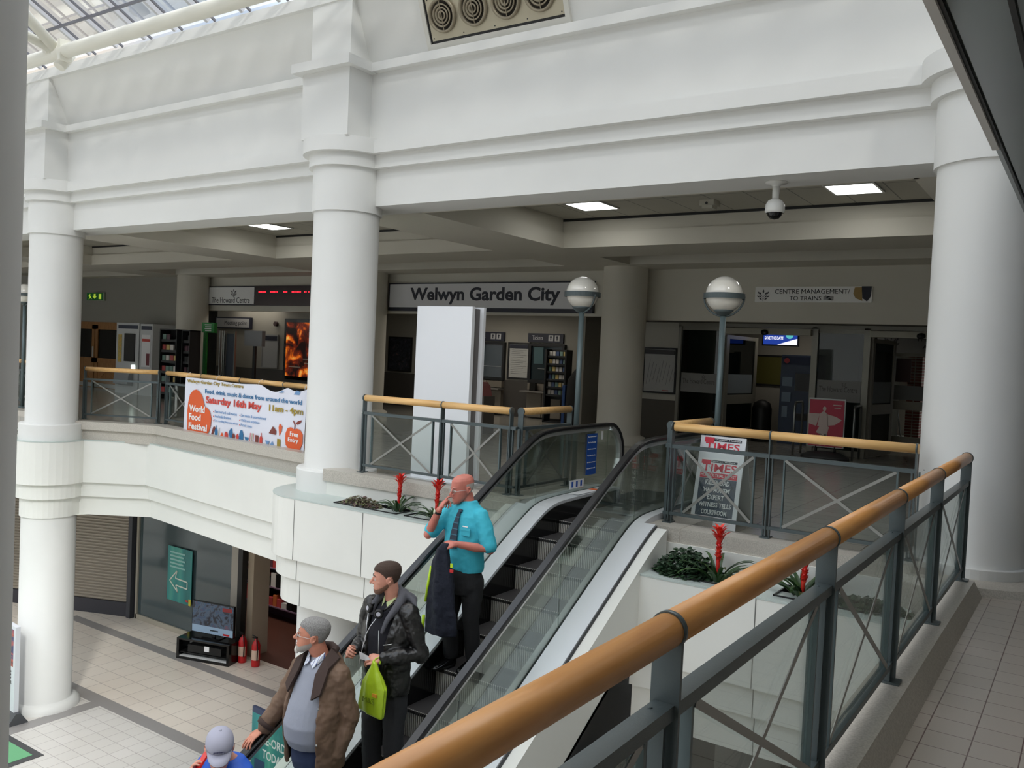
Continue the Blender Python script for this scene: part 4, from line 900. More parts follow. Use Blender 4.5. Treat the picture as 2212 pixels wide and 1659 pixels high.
# drawing widths are measured on the banner: BL wide, BH high
def U_(u): return u*BL
pl = [(.035,.03),(.20,.03),(.235,.08),(.25,.2),(.255,.33),(.24,.45),(.215,.5),(.19,.52),(.18,.60),(.165,.70),(.14,.77),(.11,.80),(.08,.78),(.05,.70),(.035,.55),(.03,.4)]
bp([(U_(a),b*BH) for a,b in pl],'orange_shape',OR)
for s_, y_, w_ in (('World',.40,.145),('Food',.25,.11),('Festival',.085,.17)): txt(s_,U_(.05),y_*BH,.016,U_(w_),TXTW,cl,h=.12*BH,M_=BM,bold=.03)
bt('Welwyn Garden City Town Centre',U_(.02),.895*BH,U_(.5),.075*BH,GD,bold=.02); bt('Food, drink, music & dance from around the world',U_(.19),.74*BH,U_(.78),.085*BH,BLU,bold=.015)
bt('Saturday 16th May',U_(.20),.55*BH,U_(.47),.16*BH,RD,bold=.025); bt('11am - 4pm',U_(.73),.57*BH,U_(.25),.13*BH,GD,bold=.025)
for i,(s_,w_) in enumerate((('Fine food and craft market',.19),('Food stalls & tasters',.14),('Live cooking demonstrations',.20))): bt(s_,U_(.285),(.44-.08*i)*BH,U_(w_),.045*BH,PB); bp([(U_(a),b*BH) for a,b in blob(.272,.455-.08*i,.004,.009,8)],'bullet',RD)
for i,(s_,w_) in enumerate((('Live music & entertainment',.20),("Children's activities",.15),('Picnic area',.09))): bt(s_,U_(.51),(.44-.08*i)*BH,U_(w_),.045*BH,PB); bp([(U_(a),b*BH) for a,b in blob(.50,.455-.08*i,.004,.009,8)],'bullet',RD)
bp([(U_(a),b*BH) for a,b in [(.865,.10),(.885,.05),(.91,.035),(.93,.05),(.95,.035),(.97,.07),(.985,.17),(.985,.3),(.965,.37),(.94,.38),(.925,.36),(.90,.39),(.875,.37),(.86,.28),(.86,.17)]],'apple_shape',OR)
bp([(U_(a),b*BH) for a,b in [(.93,.46),(.95,.5),(.975,.52),(.965,.47),(.945,.44)]],'apple_leaf',c('banner_brown', (130,50,40))); bp([(U_(a),b*BH) for a,b in [(.922,.36),(.928,.36),(.93,.44),(.918,.50),(.912,.49),(.923,.43)]],'apple_stalk',c('banner_brown2', (130,50,40)))
txt('Free',U_(.895),.25*BH,.016,U_(.06),TXTW,cl,h=.075*BH,M_=BM,bold=.02); txt('Entry',U_(.882),.14*BH,.016,U_(.075),TXTW,cl,h=.09*BH,M_=BM,bold=.02)
bp([(U_(a),b*BH) for a,b in [(.80,.90),(.83,.91),(.84,.93),(.82,.935)]],'small_logo',PB); bp([(U_(a),b*BH) for a,b in [(.91,.90),(.95,.90),(.96,.95),(.93,.97)]],'small_logo',PB)
BRN = c('icon_brown', (120,52,44))
def ic(kind, u, mt, s=1):
    q = {'loaf': [(0,0),(.012,-.01),(.04,.13),(.03,.16),(.018,.14)], 'bottle': [(0,0),(.022,0),(.022,.1),(.014,.13),(.014,.18),(.008,.18),(.008,.13),(0,.1)], 'tri': [(0,0),(.035,0),(.018,.08)], 'burger': [(0,0),(.03,0),(.03,.06),(.022,.1),(.008,.1),(0,.06)],
         'glove': [(.006,0),(.024,0),(.028,.1),(.022,.17),(.012,.17),(.0,.12),(-.004,.09)], 'cup': [(.005,0),(.02,0),(.026,.06),(.013,.1),(0,.06)], 'apron': [(0,0),(.034,0),(.034,.1),(.024,.17),(.010,.17),(0,.1)], 'bowl': [(.01,0),(.022,0),(.034,.07),(0,.07)], 'stick': [(0,0),(.004,0),(.008,.15),(.004,.15)], 'box': [(0,0),(.026,0),(.026,.13),(0,.13)]}[kind]
    y0 = .045+.02*(u > .5)*0; bp([(U_(u+a*s),(y0+b*s)*BH) for a,b in q],'food_icon',mt)
for k, u, mt in (('loaf',.255,BRN),('bottle',.29,BLU),('stick',.322,GD),('tri',.335,OR),('burger',.375,RD),('glove',.415,BLU),('cup',.44,BRN),('cup',.472,RD),('apron',.50,BLU),('bowl',.545,BLU),('stick',.585,RD),('stick',.60,GD),('stick',.612,RD),('box',.63,BRN),('bottle',.665,RD),('bowl',.71,PB),('tri',.745,PB),('box',.80,GD)): ic(k,u,mt)
bp([(U_(a),b*BH) for a,b in [(.735,.24),(.79,.23),(.79,.30),(.765,.36)]],'cake_icon',BRN); bp([(U_(a),b*BH) for a,b in [(.815,.22),(.83,.3),(.835,.38),(.815,.42),(.808,.36)]],'leg_icon',OR)
m = MB()
for u in (0.01,.28,.64,.985): 
    p = B0+bd*(u*BL); m.tube([(p.x+bd.y*.06,p.y-bd.x*.06,1.0),(p.x+bd.y*.06,p.y-bd.x*.06,1.09),(p.x,p.y,1.135),(p.x-bd.y*.05,p.y+bd.x*.05,1.08)],.004,6)
build(m,'tie',PAPER,t)
base(t,(-11.7,9.3,.07))
# --- ceiling fittings
def panel(label, x, y):
    t = thing('ceiling_light', label, 'light'); m = MB()
    for a in ((x-.32,x+.32,y-.34,y-.31),(x-.32,x+.32,y+.31,y+.34),(x-.32,x-.29,y-.31,y+.31),(x+.29,x+.32,y-.31,y+.31)): m.box(a[0],a[1],a[2],a[3],4.08,4.1)
    build(m,'frame',ALU,t); m = MB(); m.box(x-.29,x+.29,y-.31,y+.31,4.085,4.095); build(m,'diffuser',LITE,t); return base(t,(x,y,4.1))
panel('square ceiling light panel left of the security camera', -6.70,11.87); panel('square ceiling light panel nearest the right column', -2.80,11.88); panel('square ceiling light panel between the left and middle columns', -14.13,11.82)
t = thing('security_camera', 'white dome security camera hanging from the beam', 'camera'); x, y = -2.84, 8.82
m = MB(); m.lathe([(.0,0),(.11,0),(.11,-.015),(.05,-.03),(.035,-.05)],x,y,3.6,24); m.cyl((x,y,3.58),(x,y,3.42),.034,.034); build(m,'bracket',c('camera_white', (214,214,210), .35),t)
m = MB(); m.lathe([(.034,0),(.07,-.02),(.095,-.06),(.10,-.13),(.085,-.145)],x,y,3.43,28); build(m,'housing',c('camera_white2', (214,214,210), .35),t); m = MB(); m.lathe([(.075,-.14),(.07,-.17),(.045,-.2),(0,-.212)],x,y,3.43,24); build(m,'dark_dome',BLKG,t); base(t,(x,y,3.6))
t = thing('ceiling_detector', 'small pale box detector on the ceiling tiles', 'detector'); m = MB(); m.box(-4.98,-4.76,12.0,12.24,4.02,4.1); m.box(-4.95,-4.79,12.03,12.21,3.98,4.02); build(m,'casing',c('detector_cream', (190,188,176)),t); m = MB(); m.cyl((-4.87,12.0,4.05),(-4.87,11.995,4.05),.02); build(m,'lens',DK,t); base(t,(-4.87,12.1,4.1))
# --- air jets on the cove
t = thing('air_vent_unit', 'recessed metal unit with four round ventilation jets in the sloping cove', 'vent')
Cn = Vector((0,-.77,-.33)).normalized(); Cs = Vector((0,-.33,.77)).normalized(); Cx = Vector((1,0,0)); O_ = Vector((-7.11,8.375,5.53))
CM = Matrix(((1,0,0,O_.x),(0,Cs.y,Cn.y,O_.y),(0,Cs.z,Cn.z,O_.z),(0,0,0,1)))
m = MB()
for a in ((-.06,2.0,-.08,0),(-.06,2.0,.56,.62),(-.06,0,0,.56),(1.94,2.0,0,.56)): m.box(a[0],a[1],a[2],a[3],-.02,.03)
m.xf(CM); build(m,'frame',c('vent_frame', (214,212,204), .4),t)
m = MB(); m.box(0,1.94,0,.03,.0,.012); m.box(0,.03,0,.56,0,.012); m.xf(CM); build(m,'dark_gap',BLK,t)
m = MB(); m.box(.03,1.94,.03,.56,-.0,.014); m.xf(CM); pl_ = build(m,'metal_plate',c('vent_plate', (186,178,156), .35, metal=.3),t)
m = MB()
for i in range(5):
    for b in (.06,.5): m.cyl(CM @ Vector((.06+.46*i,b,.014)),CM @ Vector((.06+.46*i,b,.018)),.008,n=8)
build(m,'rivets',DK,pl_)
VR = c('vent_ring', (150,140,120), .4, metal=.3)
for i in range(4):
    cx_, cy_ = .26+.465*i, .30
    m = MB(); V = []; m.lathe([(.195,.014),(.205,.03),(.195,.06),(.175,.06),(.165,.012)],cx_,cy_,0,32)
    for r in (.125,.085,.045): m.lathe([(r,.02),(r+.012,.05),(r-.005,.052),(r-.014,.02)],cx_,cy_,0,28)
    m.box(cx_-.004,cx_+.004,cy_-.17,cy_+.17,.045,.055); m.xf(CM); j_ = build(m,'jet_ring',VR,t)
    m = MB(); m.cyl((cx_,cy_,.0145),(cx_,cy_,.018),.168); m.xf(CM); build(m,'jet_throat',c('jet_dark', (42,36,28), .7),j_)
base(t,tuple(O_))

for nm, p, e_, sx in (('ticket_hall_fill',(-13.5,18.3,2.86),26,3),('passage_fill',(-5.4,19.6,2.86),8,2),('meeting_fill',(-21,16.95,2.86),6,2)):  # fill lights added to lift the dark rooms, with no fittings behind them
    al = bpy.data.lights.new(nm,'AREA'); al.shape='RECTANGLE'; al.size=sx; al.size_y=.5; al.energy=e_; al.color=(1,.93,.82); ao=bpy.data.objects.new(nm,al); C.objects.link(ao); ao.location=p
# ================================================================== LOWER LEVEL THINGS
t = thing('roller_shutter', 'closed slatted roller shutter behind the leftmost column at the lower floor', 'shutter')
A = Vector((-23.2,10.95,0)); B = Vector((-19.45,12.42,0)); d = (B-A).normalized(); L = (B-A).length; n = Vector((d.y,-d.x,0))
m = MB(); V = []; F = []; z = LZ+.35; k = 0
while z < -1.62:
    for dz, o in ((0,.0),(.03,.022),(.055,.022),(.07,0)):
        V += [A+n*o+Vector((0,0,z+dz)), B+n*o+Vector((0,0,z+dz))]
    z += .075
for i in range(len(V)//2-1): F.append((2*i,2*i+1,2*i+3,2*i+2))
m.add(V,F); build(m,'slats',c('shutter_metal', (156,148,136), .45, metal=.3),t)
m = MB(); m.bar(A+Vector((0,0,LZ+.17)),B+Vector((0,0,LZ+.17)),.06,.35); build(m,'bottom_rail',c('shutter_rail', (52,52,60)),t)
m = MB(); m.bar(B+Vector((0,0,LZ)),B+Vector((0,0,-1.6)),.22,.16,up=(1,0,0)); build(m,'guide_post',c('guide_dark2', (52,54,62)),t); m = MB(); m.bar(A+Vector((0,0,LZ)),A+Vector((0,0,-1.6)),.22,.16,up=(1,0,0)); build(m,'guide_post',c('guide_dark', (52,54,62)),t)
base(t,(-21.3,11.7,LZ))
SG = mat('shop_glazing', (70,84,88), .07, spec=.6)
t = thing('shop_window', 'large dark shop window behind the television at the lower floor', 'window')
m = MB(); m.box(-19.3,-15.45,12.46,12.48,LZ+.12,-1.62); build(m,'glass',SG,t); m = MB(); m.box(-19.3,-15.3,12.42,12.5,LZ,LZ+.12); m.box(-19.34,-19.26,12.42,12.5,LZ,-1.62); build(m,'sill',c('shop_sill', (170,164,150)),t)
m = MB(); m.box(-15.7,-15.45,12.40,12.5,LZ+.1,-1.62); build(m,'pale_mullion',c('mullion_pale', (170,164,154)),t); m = MB(); m.box(-15.45,-15.3,12.38,12.52,LZ,-1.62); build(m,'black_mullion',BLK,t); m = MB(); m.lathe([(.28,LZ+.12),(.28,-1.62)],-16.05,13.0); 
TEAL = bandmat('teal_print', [(.3,(26,110,112)),(.55,(40,140,138)),(.75,(90,180,160))], .8, 2, .4, 1)
base(t,(-17.3,12.46,LZ))
t = thing('window_poster', 'teal poster with a white outlined arrow in the lower shop window', 'poster')
obj_box('sheet',TEAL,t,-18.02,-17.1,12.40,12.41,-4.45,-3.17)
for i in range(5): obj_box('writing',c('poster_pale', (150,200,196)),t,-17.93,-17.35-.06*(i%2),12.392,12.40,-3.32-.085*i,-3.28-.085*i)
m = MB(); AR = [(-17.92,-3.98),(-17.65,-3.72),(-17.70,-3.90),(-17.25,-3.92),(-17.25,-4.08),(-17.68,-4.06),(-17.60,-4.22)]
for i in range(len(AR)): p, q = AR[i], AR[(i+1)%len(AR)]; m.bar((p[0],12.395,p[1]),(q[0],12.395,q[1]),.006,.03)
build(m,'arrow',c('arrow_white', (220,226,214)),t); obj_box('red_mark',RED,t,-17.3,-17.2,12.392,12.40,-4.38,-4.34); obj_box('yellow_mark',c('yellow_mark', (214,200,60)),t,-17.18,-17.1,12.392,12.40,-4.45,-4.3); base(t,(-17.56,12.41,-4.45))
m = MB(); m.box(-15.29,-15.1,12.53,12.98,LZ,-1.6); struct('wall_shop_pillar', m, c('pillar_beige', (176,160,140), .6))
m = MB(); m.box(-22,-6,16.5,16.6,LZ,-1.6); m.box(-12.9,-12.8,12.5,16.5,LZ,-1.6); m.box(-12.8,3,12.5,12.6,LZ,-1.6,1); struct('wall_shop_back', m, [c('shop_wall', (80,60,60), .7), mat('dark_shopfront', (44,46,46), .15)])
m = MB(); m.box(-21,-12.8,12.55,16.5,LZ,LZ+.006); struct('floor_shop', m, c('shop_floor_brown', (84,52,42), .35))
# shop shelving with goods
t = thing('shop_shelving', 'shop shelving packed with boxed goods behind the fire extinguishers', 'shelf')
m = MB(); m.box(-18.6,-15.6,14.9,14.95,LZ,-2.0); build(m,'back_panel',c('shelf_back', (88,66,88)),t)
for r in range(6):
    z = LZ+.35+r*.48; m = MB(); m.box(-18.6,-15.6,14.55,14.9,z-.03,z); sh = build(m,'shelf',c('shelf_mauve', (120,96,116)),t)
    x = -18.55
    while x < -15.8:
        w_ = rnd.uniform(.08,.2); h_ = rnd.uniform(.12,.36); obj_box('boxed_item', [BLK,DK,GDS[0],GDS[1],GDS[5],c('orange_box', (200,110,60)),BLKG][rnd.randrange(7)], sh, x,x+w_*.9,14.58,14.85,z,z+h_); x += w_
base(t,(-17,14.75,LZ))
# television stand
def rm(cx, cy, ang, z=LZ): return Matrix.Translation((cx,cy,z)) @ Matrix.Rotation(ang,4,'Z')
TM = rm(-15.68,11.90,math.atan2(.39,1.25))
def tb(name, mt, par, *a): m = MB(); m.box(*a); m.xf(TM); return build(m,name,mt,par)
t = thing('television_stand', 'black open-fronted television stand with white inside at the lower floor', 'cabinet')
m = MB(); 
for a in ((-.66,.66,-.27,.27,.0,.06),(-.66,.66,-.27,.27,.42,.46),(-.66,-.60,-.27,.27,.06,.42),(.60,.66,-.27,.27,.06,.42)): m.box(*a)
m.xf(TM); build(m,'carcass',BLKG,t); tb('lining',c('lining_white', (214,216,216)),t,-.6,.6,.1,.25,.06,.42); tb('lining_base',c('lining_white2', (214,216,216)),t,-.6,.6,-.25,.1,.06,.07)
tb('player_box',BLK,t,-.42,.42,-.2,.1,.16,.32); tb('price_card',PAPER,t,.0,.12,-.21,-.2,.22,.33); tb('shelf',BLK,t,-.6,.6,-.22,.2,.13,.15)
base(t,(-15.68,11.90,LZ))
t = thing('television', 'flat television showing a dark advert, on the black stand', 'television')
TM = rm(-15.60,11.94,math.atan2(.30,1.3),LZ+.46)
tb('casing',BLKG,t,-.60,.52,-.03,.03,.07,.76); tb('screen',bandmat('tv_picture', [(.4,(30,32,40)),(.5,(60,70,84)),(.6,(40,60,80)),(.75,(90,50,56))], 2.2, 3, .2, 1, emit=.5),t,-.585,.505,-.034,-.03,.24,.745)
s_ = tb('screen_strip',c('tv_strip', (120,140,160), emit=(110,130,150), es=.4),t,-.585,.505,-.034,-.03,.085,.24); tb('picture_detail',c('tv_oval', (60,70,80)),s_,-.1,.12,-.037,-.034,.15,.18); tb('picture_detail',RED,s_,.25,.42,-.037,-.034,.10,.14); tb('red_logo',c('tv_red', (150,50,54)),t,.22,.47,-.037,-.034,.62,.70)
tb('foot',BLKG,t,-.25,.2,-.12,.12,0,.02); tb('neck',BLK,t,-.06,.02,-.02,.02,.02,.08); base(t,(-15.60,11.94,LZ+.46))
# fire extinguishers
def ext_(lb, x, y):
    t = thing('fire_extinguisher', lb, 'extinguisher'); m = MB(); m.lathe([(.0,0),(.085,0),(.09,.03),(.09,.45),(.06,.53),(.03,.56),(.03,.6)],x,y,LZ,24); b_ = build(m,'cylinder',RED,t)
    m = MB(); m.lathe([(.0915,.15),(.0915,.36)],x,y,LZ,24,a0=PI,a1=2*PI); build(m,'label',c('ext_label', (220,190,170)),b_); m = MB(); m.bar((x,y,LZ+.62),(x-.1,y-.03,LZ+.66),.02,.02); m.bar((x,y,LZ+.6),(x-.1,y-.02,LZ+.6),.02,.02); m.box(x-.02,x+.02,y-.02,y+.02,LZ+.56,LZ+.63); build(m,'valve',BLK,t)
    m = MB(); m.tube([(x,y,LZ+.6),(x+.08,y-.05,LZ+.56),(x+.12,y-.06,LZ+.4),(x+.11,y-.06,LZ+.15)],.012,8); build(m,'hose',BLK,t); base(t,(x,y,LZ))
ext_('red fire extinguisher nearer the black television stand', -15.0,12.05+.95-.78); ext_('red fire extinguisher nearer the shop doorway, with a yellow-topped label', -14.6,12.25)
# lower column seen right of the doorway
# display boards
t = thing('display_board', 'tall white advertising board with dark picture beside the leftmost column, lower floor', 'sign')
BMx = rm(-15.75,7.75,math.radians(-6)); TM = BMx
tb('board',c('board_white2', (222,224,232), .4),t,-.42,.26,-.04,.04,.18,1.72); tb('picture',bandmat('sunset_print', [(.35,(30,40,80)),(.5,(60,60,110)),(.6,(200,90,70)),(.7,(40,40,50))], 1.5, 0, .4, 1),t,-.42,.18,-.045,-.04,1.0,1.66)
pp = c('dark_letter', (40,40,50)); FM = BMx @ Matrix.Translation((0,-.045,0)) @ Euler((PI/2,0,0)).to_matrix().to_4x4()
txt('FREE',-.30,.78,0,.42,pp,t,h=.14,M_=FM,bold=.03); txt('SOUNDBAR',-.34,.68,0,.48,pp,t,h=.06,M_=FM); txt('WHEN YOU BUY',-.3,.58,0,.4,pp,t,h=.035,M_=FM); txt('ANY 4K TV IN STORE',-.3,.52,0,.4,pp,t,h=.035,M_=FM)
m = MB(); m.prism([(-.18,0),(.18,0),(.04,.2),(-.04,.2)],-.42,.36,'x'); m.xf(BMx); build(m,'foot',c('board_foot', (74,76,80)),t); base(t,(-15.75,7.75,LZ))
t = thing('pre_order_sign', 'teal sign reading PRE-ORDER TODAY standing behind the bearded man', 'sign')
TM = rm(-10.62,8.95,math.radians(-4)); FM = TM @ Matrix.Translation((0,-.026,0)) @ Euler((PI/2,0,0)).to_matrix().to_4x4()
tb('board',TEAL,t,-.05,1.1,-.025,.025,.15,1.15); tb('top_strip',c('strip_navy', (50,60,90)),t,-.05,1.1,-.026,.025,1.15,1.24); txt('PRE-ORDER',.14,.73,0,.85,TXTW,t,h=.14,M_=FM,bold=.02); txt('TODAY',.24,.51,0,.55,TXTW,t,h=.14,M_=FM,bold=.02)
tb('blue_block',c('block_blue', (40,70,110)),t,.05,.3,-.03,-.025,.15,.45); m = MB(); m.box(-.05,1.1,-.2,.2,0,.04); m.box(.0,.04,-.02,.02,.04,.15); m.box(1.0,1.04,-.02,.02,.04,.15); m.xf(TM); build(m,'base',DK,t); base(t,(-10.5,8.95,LZ))
t = thing('door_mat','green floor mat with a dark border at the bottom left of the lower floor','mat'); m = MB(); m.box(-17.2,-13.95,4.2,7.42,LZ+.003,LZ+.012); build(m,'border',c('mat_border', (70,70,72)),t); m = MB(); m.box(-17.1,-14.08,4.3,7.30,LZ+.012,LZ+.016); build(m,'surface',c('mat_green', (110,176,128), .7),t); base(t,(-15.5,6,LZ))
t = thing('perforated_bin','perforated dark metal litter bin glimpsed below the right planter','bin')
PM = mat('perforated_metal',(118,118,116),.5); nn_ = PM.node_tree; tcx = nn_.nodes.new('ShaderNodeTexCoord'); vo = nn_.nodes.new('ShaderNodeTexVoronoi'); vo.inputs['Scale'].default_value = 9; vo.inputs['Randomness'].default_value = 0; rr_ = nn_.nodes.new('ShaderNodeValToRGB'); rr_.color_ramp.interpolation='CONSTANT'; rr_.color_ramp.elements[0].color=lin((50,50,50)); rr_.color_ramp.elements[1].position=.38; rr_.color_ramp.elements[1].color=lin((128,128,124))
nn_.links.new(tcx.outputs['Object'],vo.inputs['Vector']); nn_.links.new(vo.outputs['Distance'],rr_.inputs['Fac']); nn_.links.new(rr_.outputs['Color'],nn_.nodes['Principled BSDF'].inputs['Base Color'])
m = MB(); m.box(-3.72,-2.9,10.4,11.0,LZ+.1,-3.02); build(m,'body',PM,t); m = MB(); m.box(-3.75,-2.87,10.37,11.03,LZ,LZ+.1); m.box(-3.75,-2.87,10.37,11.03,-3.02,-2.98); build(m,'trim',DK,t); base(t,(-3.3,10.7,LZ))

al = bpy.data.lights.new('shop_fill','AREA'); al.shape='RECTANGLE'; al.size=3; al.size_y=1; al.energy=45; al.color=(1,.93,.85); ao=bpy.data.objects.new('shop_fill',al); C.objects.link(ao); ao.location=(-16.5,13.6,-1.75)  # unseen fill light added to brighten the inside of the shop
# ================================================================== PEOPLE
_tex = bpy.data.textures.new('folds','CLOUDS'); _tex.noise_scale = .09; _tex.noise_depth = 2; _tex2 = bpy.data.textures.new('soft_folds','CLOUDS'); _tex2.noise_scale = .15; _tex2.noise_depth = 1
def remesh(mb, voxel=.006, smooth=4, disp=0, tex=None, keep=None, sf=.5):
    me = bpy.data.meshes.new('r'); me.from_pydata([tuple(v) for v in mb.v], [], mb.f); o = bpy.data.objects.new('r', me); C.objects.link(o)
    a = o.modifiers.new('r','REMESH'); a.mode = 'VOXEL'; a.voxel_size = voxel; a.use_smooth_shade = True
    if smooth: b = o.modifiers.new('s','SMOOTH'); b.iterations = smooth; b.factor = sf
    if disp: d = o.modifiers.new('d','DISPLACE'); d.texture = tex or _tex; d.strength = disp; d.mid_level = .5; d.texture_coords = 'LOCAL'
    bpy.context.view_layer.update(); r = bpy.data.meshes.new_from_object(o.evaluated_get(bpy.context.evaluated_depsgraph_get())); bpy.data.objects.remove(o); bpy.data.meshes.remove(me)
    if keep:
        b = bmesh.new(); b.from_mesh(r); bmesh.ops.delete(b, geom=[v for v in b.verts if not keep(v.co)], context='VERTS'); b.to_mesh(r); b.free()
    r.polygons.foreach_set('use_smooth', [True]*len(r.polygons)); return r
def part(me, name, mt, parent, M_=None):
    if M_ is not None: me.transform(M_)
    me.materials.clear(); me.materials.append(mt); o = bpy.data.objects.new(name, me); C.objects.link(o); o.parent = parent; return o
def limb(m, pts, rads, n=16):
    m.tube(pts, list(rads), n)
    m.ball(pts[0], rads[0], n=n); m.ball(pts[-1], rads[-1], n=n)
    for p, r in zip(pts[1:-1], rads[1:-1]): m.ball(p, r*.99, n=n)
def ring(z, cx, cy, rx, ry, n=28, p=2.2):
    out = []
    for k in range(n):
        t = 2*PI*k/n; c_, s_ = math.cos(t), math.sin(t); q = (abs(c_)**p+abs(s_)**p)**(-1/p); out.append((cx+rx*c_*q, cy+ry*s_*q, z))
    return out
def torso(m, st): m.loft([ring(*s) for s in st])
def shellC(m, st, gap, th=.018, n=40):
    """C-shaped coat section, open at the front by `gap` degrees either side"""
    R_ = []
    for i, (z, cx, cy, rx, ry) in enumerate(st):
        g = gap[i] if isinstance(gap, (list,tuple)) else gap
        o = []; q = []
        for k in range(n+1):
            t = math.radians(-90+g+(360-2*g)*k/n); o.append((cx+rx*math.cos(t), cy+ry*math.sin(t), z)); q.append((cx+(rx-th)*math.cos(t), cy+(ry-th)*math.sin(t), z))
        R_.append(o+q[::-1])
    m.loft(R_)
HEAD = [(-.004,-.062,.016,.016),(.004,-.064,.030,.026),(.02,-.056,.044,.042),(.045,-.034,.057,.064),(.07,-.020,.064,.078),(.10,-.006,.070,.090),(.13,.002,.074,.097),(.16,.006,.076,.100),(.19,.008,.072,.096),(.212,.010,.060,.080),(.226,.012,.042,.056),(.234,.012,.018,.024)]
def headmb(sc=1.0, wide=1.0):
    m = MB(); m.loft([ring(z*1.0 if sc == 1 else .115+(z-.115)*sc, 0, cy, rx*sc*wide, ry*sc, 32, 2.1) for z, cy, rx, ry in HEAD]); return m
def face(m, wide=1.0):
    limb(m, [(0,-.094,.128),(0,-.108,.104),(0,-.119,.086)], [.008,.010,.0125], 12)                 # nose
    m.ball((-.012,-.102,.082),.009,n=10); m.ball((.012,-.102,.082),.009,n=10)
    limb(m, [(-.040,-.078,.138),(-.016,-.094,.136)], [.008,.008], 10); limb(m, [(.040,-.078,.138),(.016,-.094,.136)], [.008,.008], 10)   # brows
    limb(m, [(-.020,-.084,.056),(0,-.093,.058),(.020,-.084,.056)], [.004,.0065,.004], 10); limb(m, [(-.018,-.082,.047),(0,-.092,.045),(.018,-.082,.047)], [.004,.007,.004], 10)   # lips
    m.ball((0,-.080,.012),.018,.014,.016,14)                                                       # chin
    for s in (-1,1):
        m.ball((s*.038,-.054,.090),.024,.024,.022,14)                                              # cheek
        m.ball((s*.030,-.082,.116),.014,.010,.008,12)                                              # lids
        e = s*.076*wide
        m.ball((e,.012,.105),.008,.020,.032,14,rot=(.25,0,s*.35)); limb(m, [(e+s*.006,.004,.09),(e+s*.012,.022,.10),(e+s*.014,.030,.118),(e+s*.010,.022,.134),(e+s*.004,.006,.132)], [.004]*5, 8)   # ears
def neck(m, Mh, base_, r=.056):
    a = Mh @ Vector((0,.028,.06)); b = Vector(base_); limb(m, [a, (a+b)/2+Vector((0,.004,0)), b, b+Vector((0,0,-.08))], [r,r*.98,r*1.06,r*1.3], 20)
def eyes(Mh, parent, iris, brow=(120,96,80)):
    m = MB(); m.tube([(-.021,-.0865,.0515),(-.010,-.0945,.0535),(0,-.0965,.0525),(.010,-.0945,.0535),(.021,-.0865,.0515)],[.002,.004,.0045,.004,.002],8); m.xf(Mh); build(m,'lips',_mc('lips',(164,88,82),.5),parent,False)
    for s in (-1,1): m = MB(); m.tube([(s*.014,-.1015,.139),(s*.028,-.0985,.143),(s*.044,-.084,.139)],[.003,.0036,.002],8); m.xf(Mh); build(m,'eyebrow',_mc('eyebrow',brow,.8),parent,False)
    EW_ = _mc('eye_white',(226,220,214),.2); IR = _mc('iris',iris,.2)
    for s in (-1,1):
        m = MB(); m.ball((s*.030,-.0835,.113),.0105,n=14); m.ball((s*.0305,-.0915,.1125),.0048,.0028,.0048,10,1); m.xf(Mh); build(m,'eye',[EW_,IR],parent,False)
_mcache = {}
def _mc(n, c_, r=.5, **k):
    key = (n, c_)
    if key not in _mcache: _mcache[key] = mat(n, c_, r, **k)
    return _mcache[key]
def glasses(Mh, parent):
    m = MB()
    for s in (-1,1):
        m.tube([(s*.031+.021*math.cos(t), -.104+.004*abs(math.cos(t)), .112+.016*math.sin(t)) for t in [2*PI*k/20 for k in range(20)]], .0014, 6, closed=True)
        m.tube([(s*.052,-.100,.117),(s*.074,-.07,.119),(s*.082,-.0,.116),(s*.080,.02,.10)], .0014, 6)
    m.tube([(-.010,-.106,.114),(0,-.110,.117),(.010,-.106,.114)], .0014, 6); m.xf(Mh); g = build(m,'spectacles',ALU,parent,False)
    m = MB()
    for s in (-1,1): m.cyl((s*.031,-.1035,.112),(s*.031,-.1045,.112),.019,n=20)
    m.xf(Mh); build(m,'lens',GL,g)
def shellpart(name, Mh, parent, mt, sc, keep, voxel=.0045, wide=1.0, extra=None, disp=.002):
    m = headmb(sc, wide)
    if extra: extra(m)
    return part(remesh(m, voxel, 3, disp, _hairtex, keep), name, mt, parent, Mh)
_hairtex = bpy.data.textures.new('hair','CLOUDS'); _hairtex.noise_scale = .006
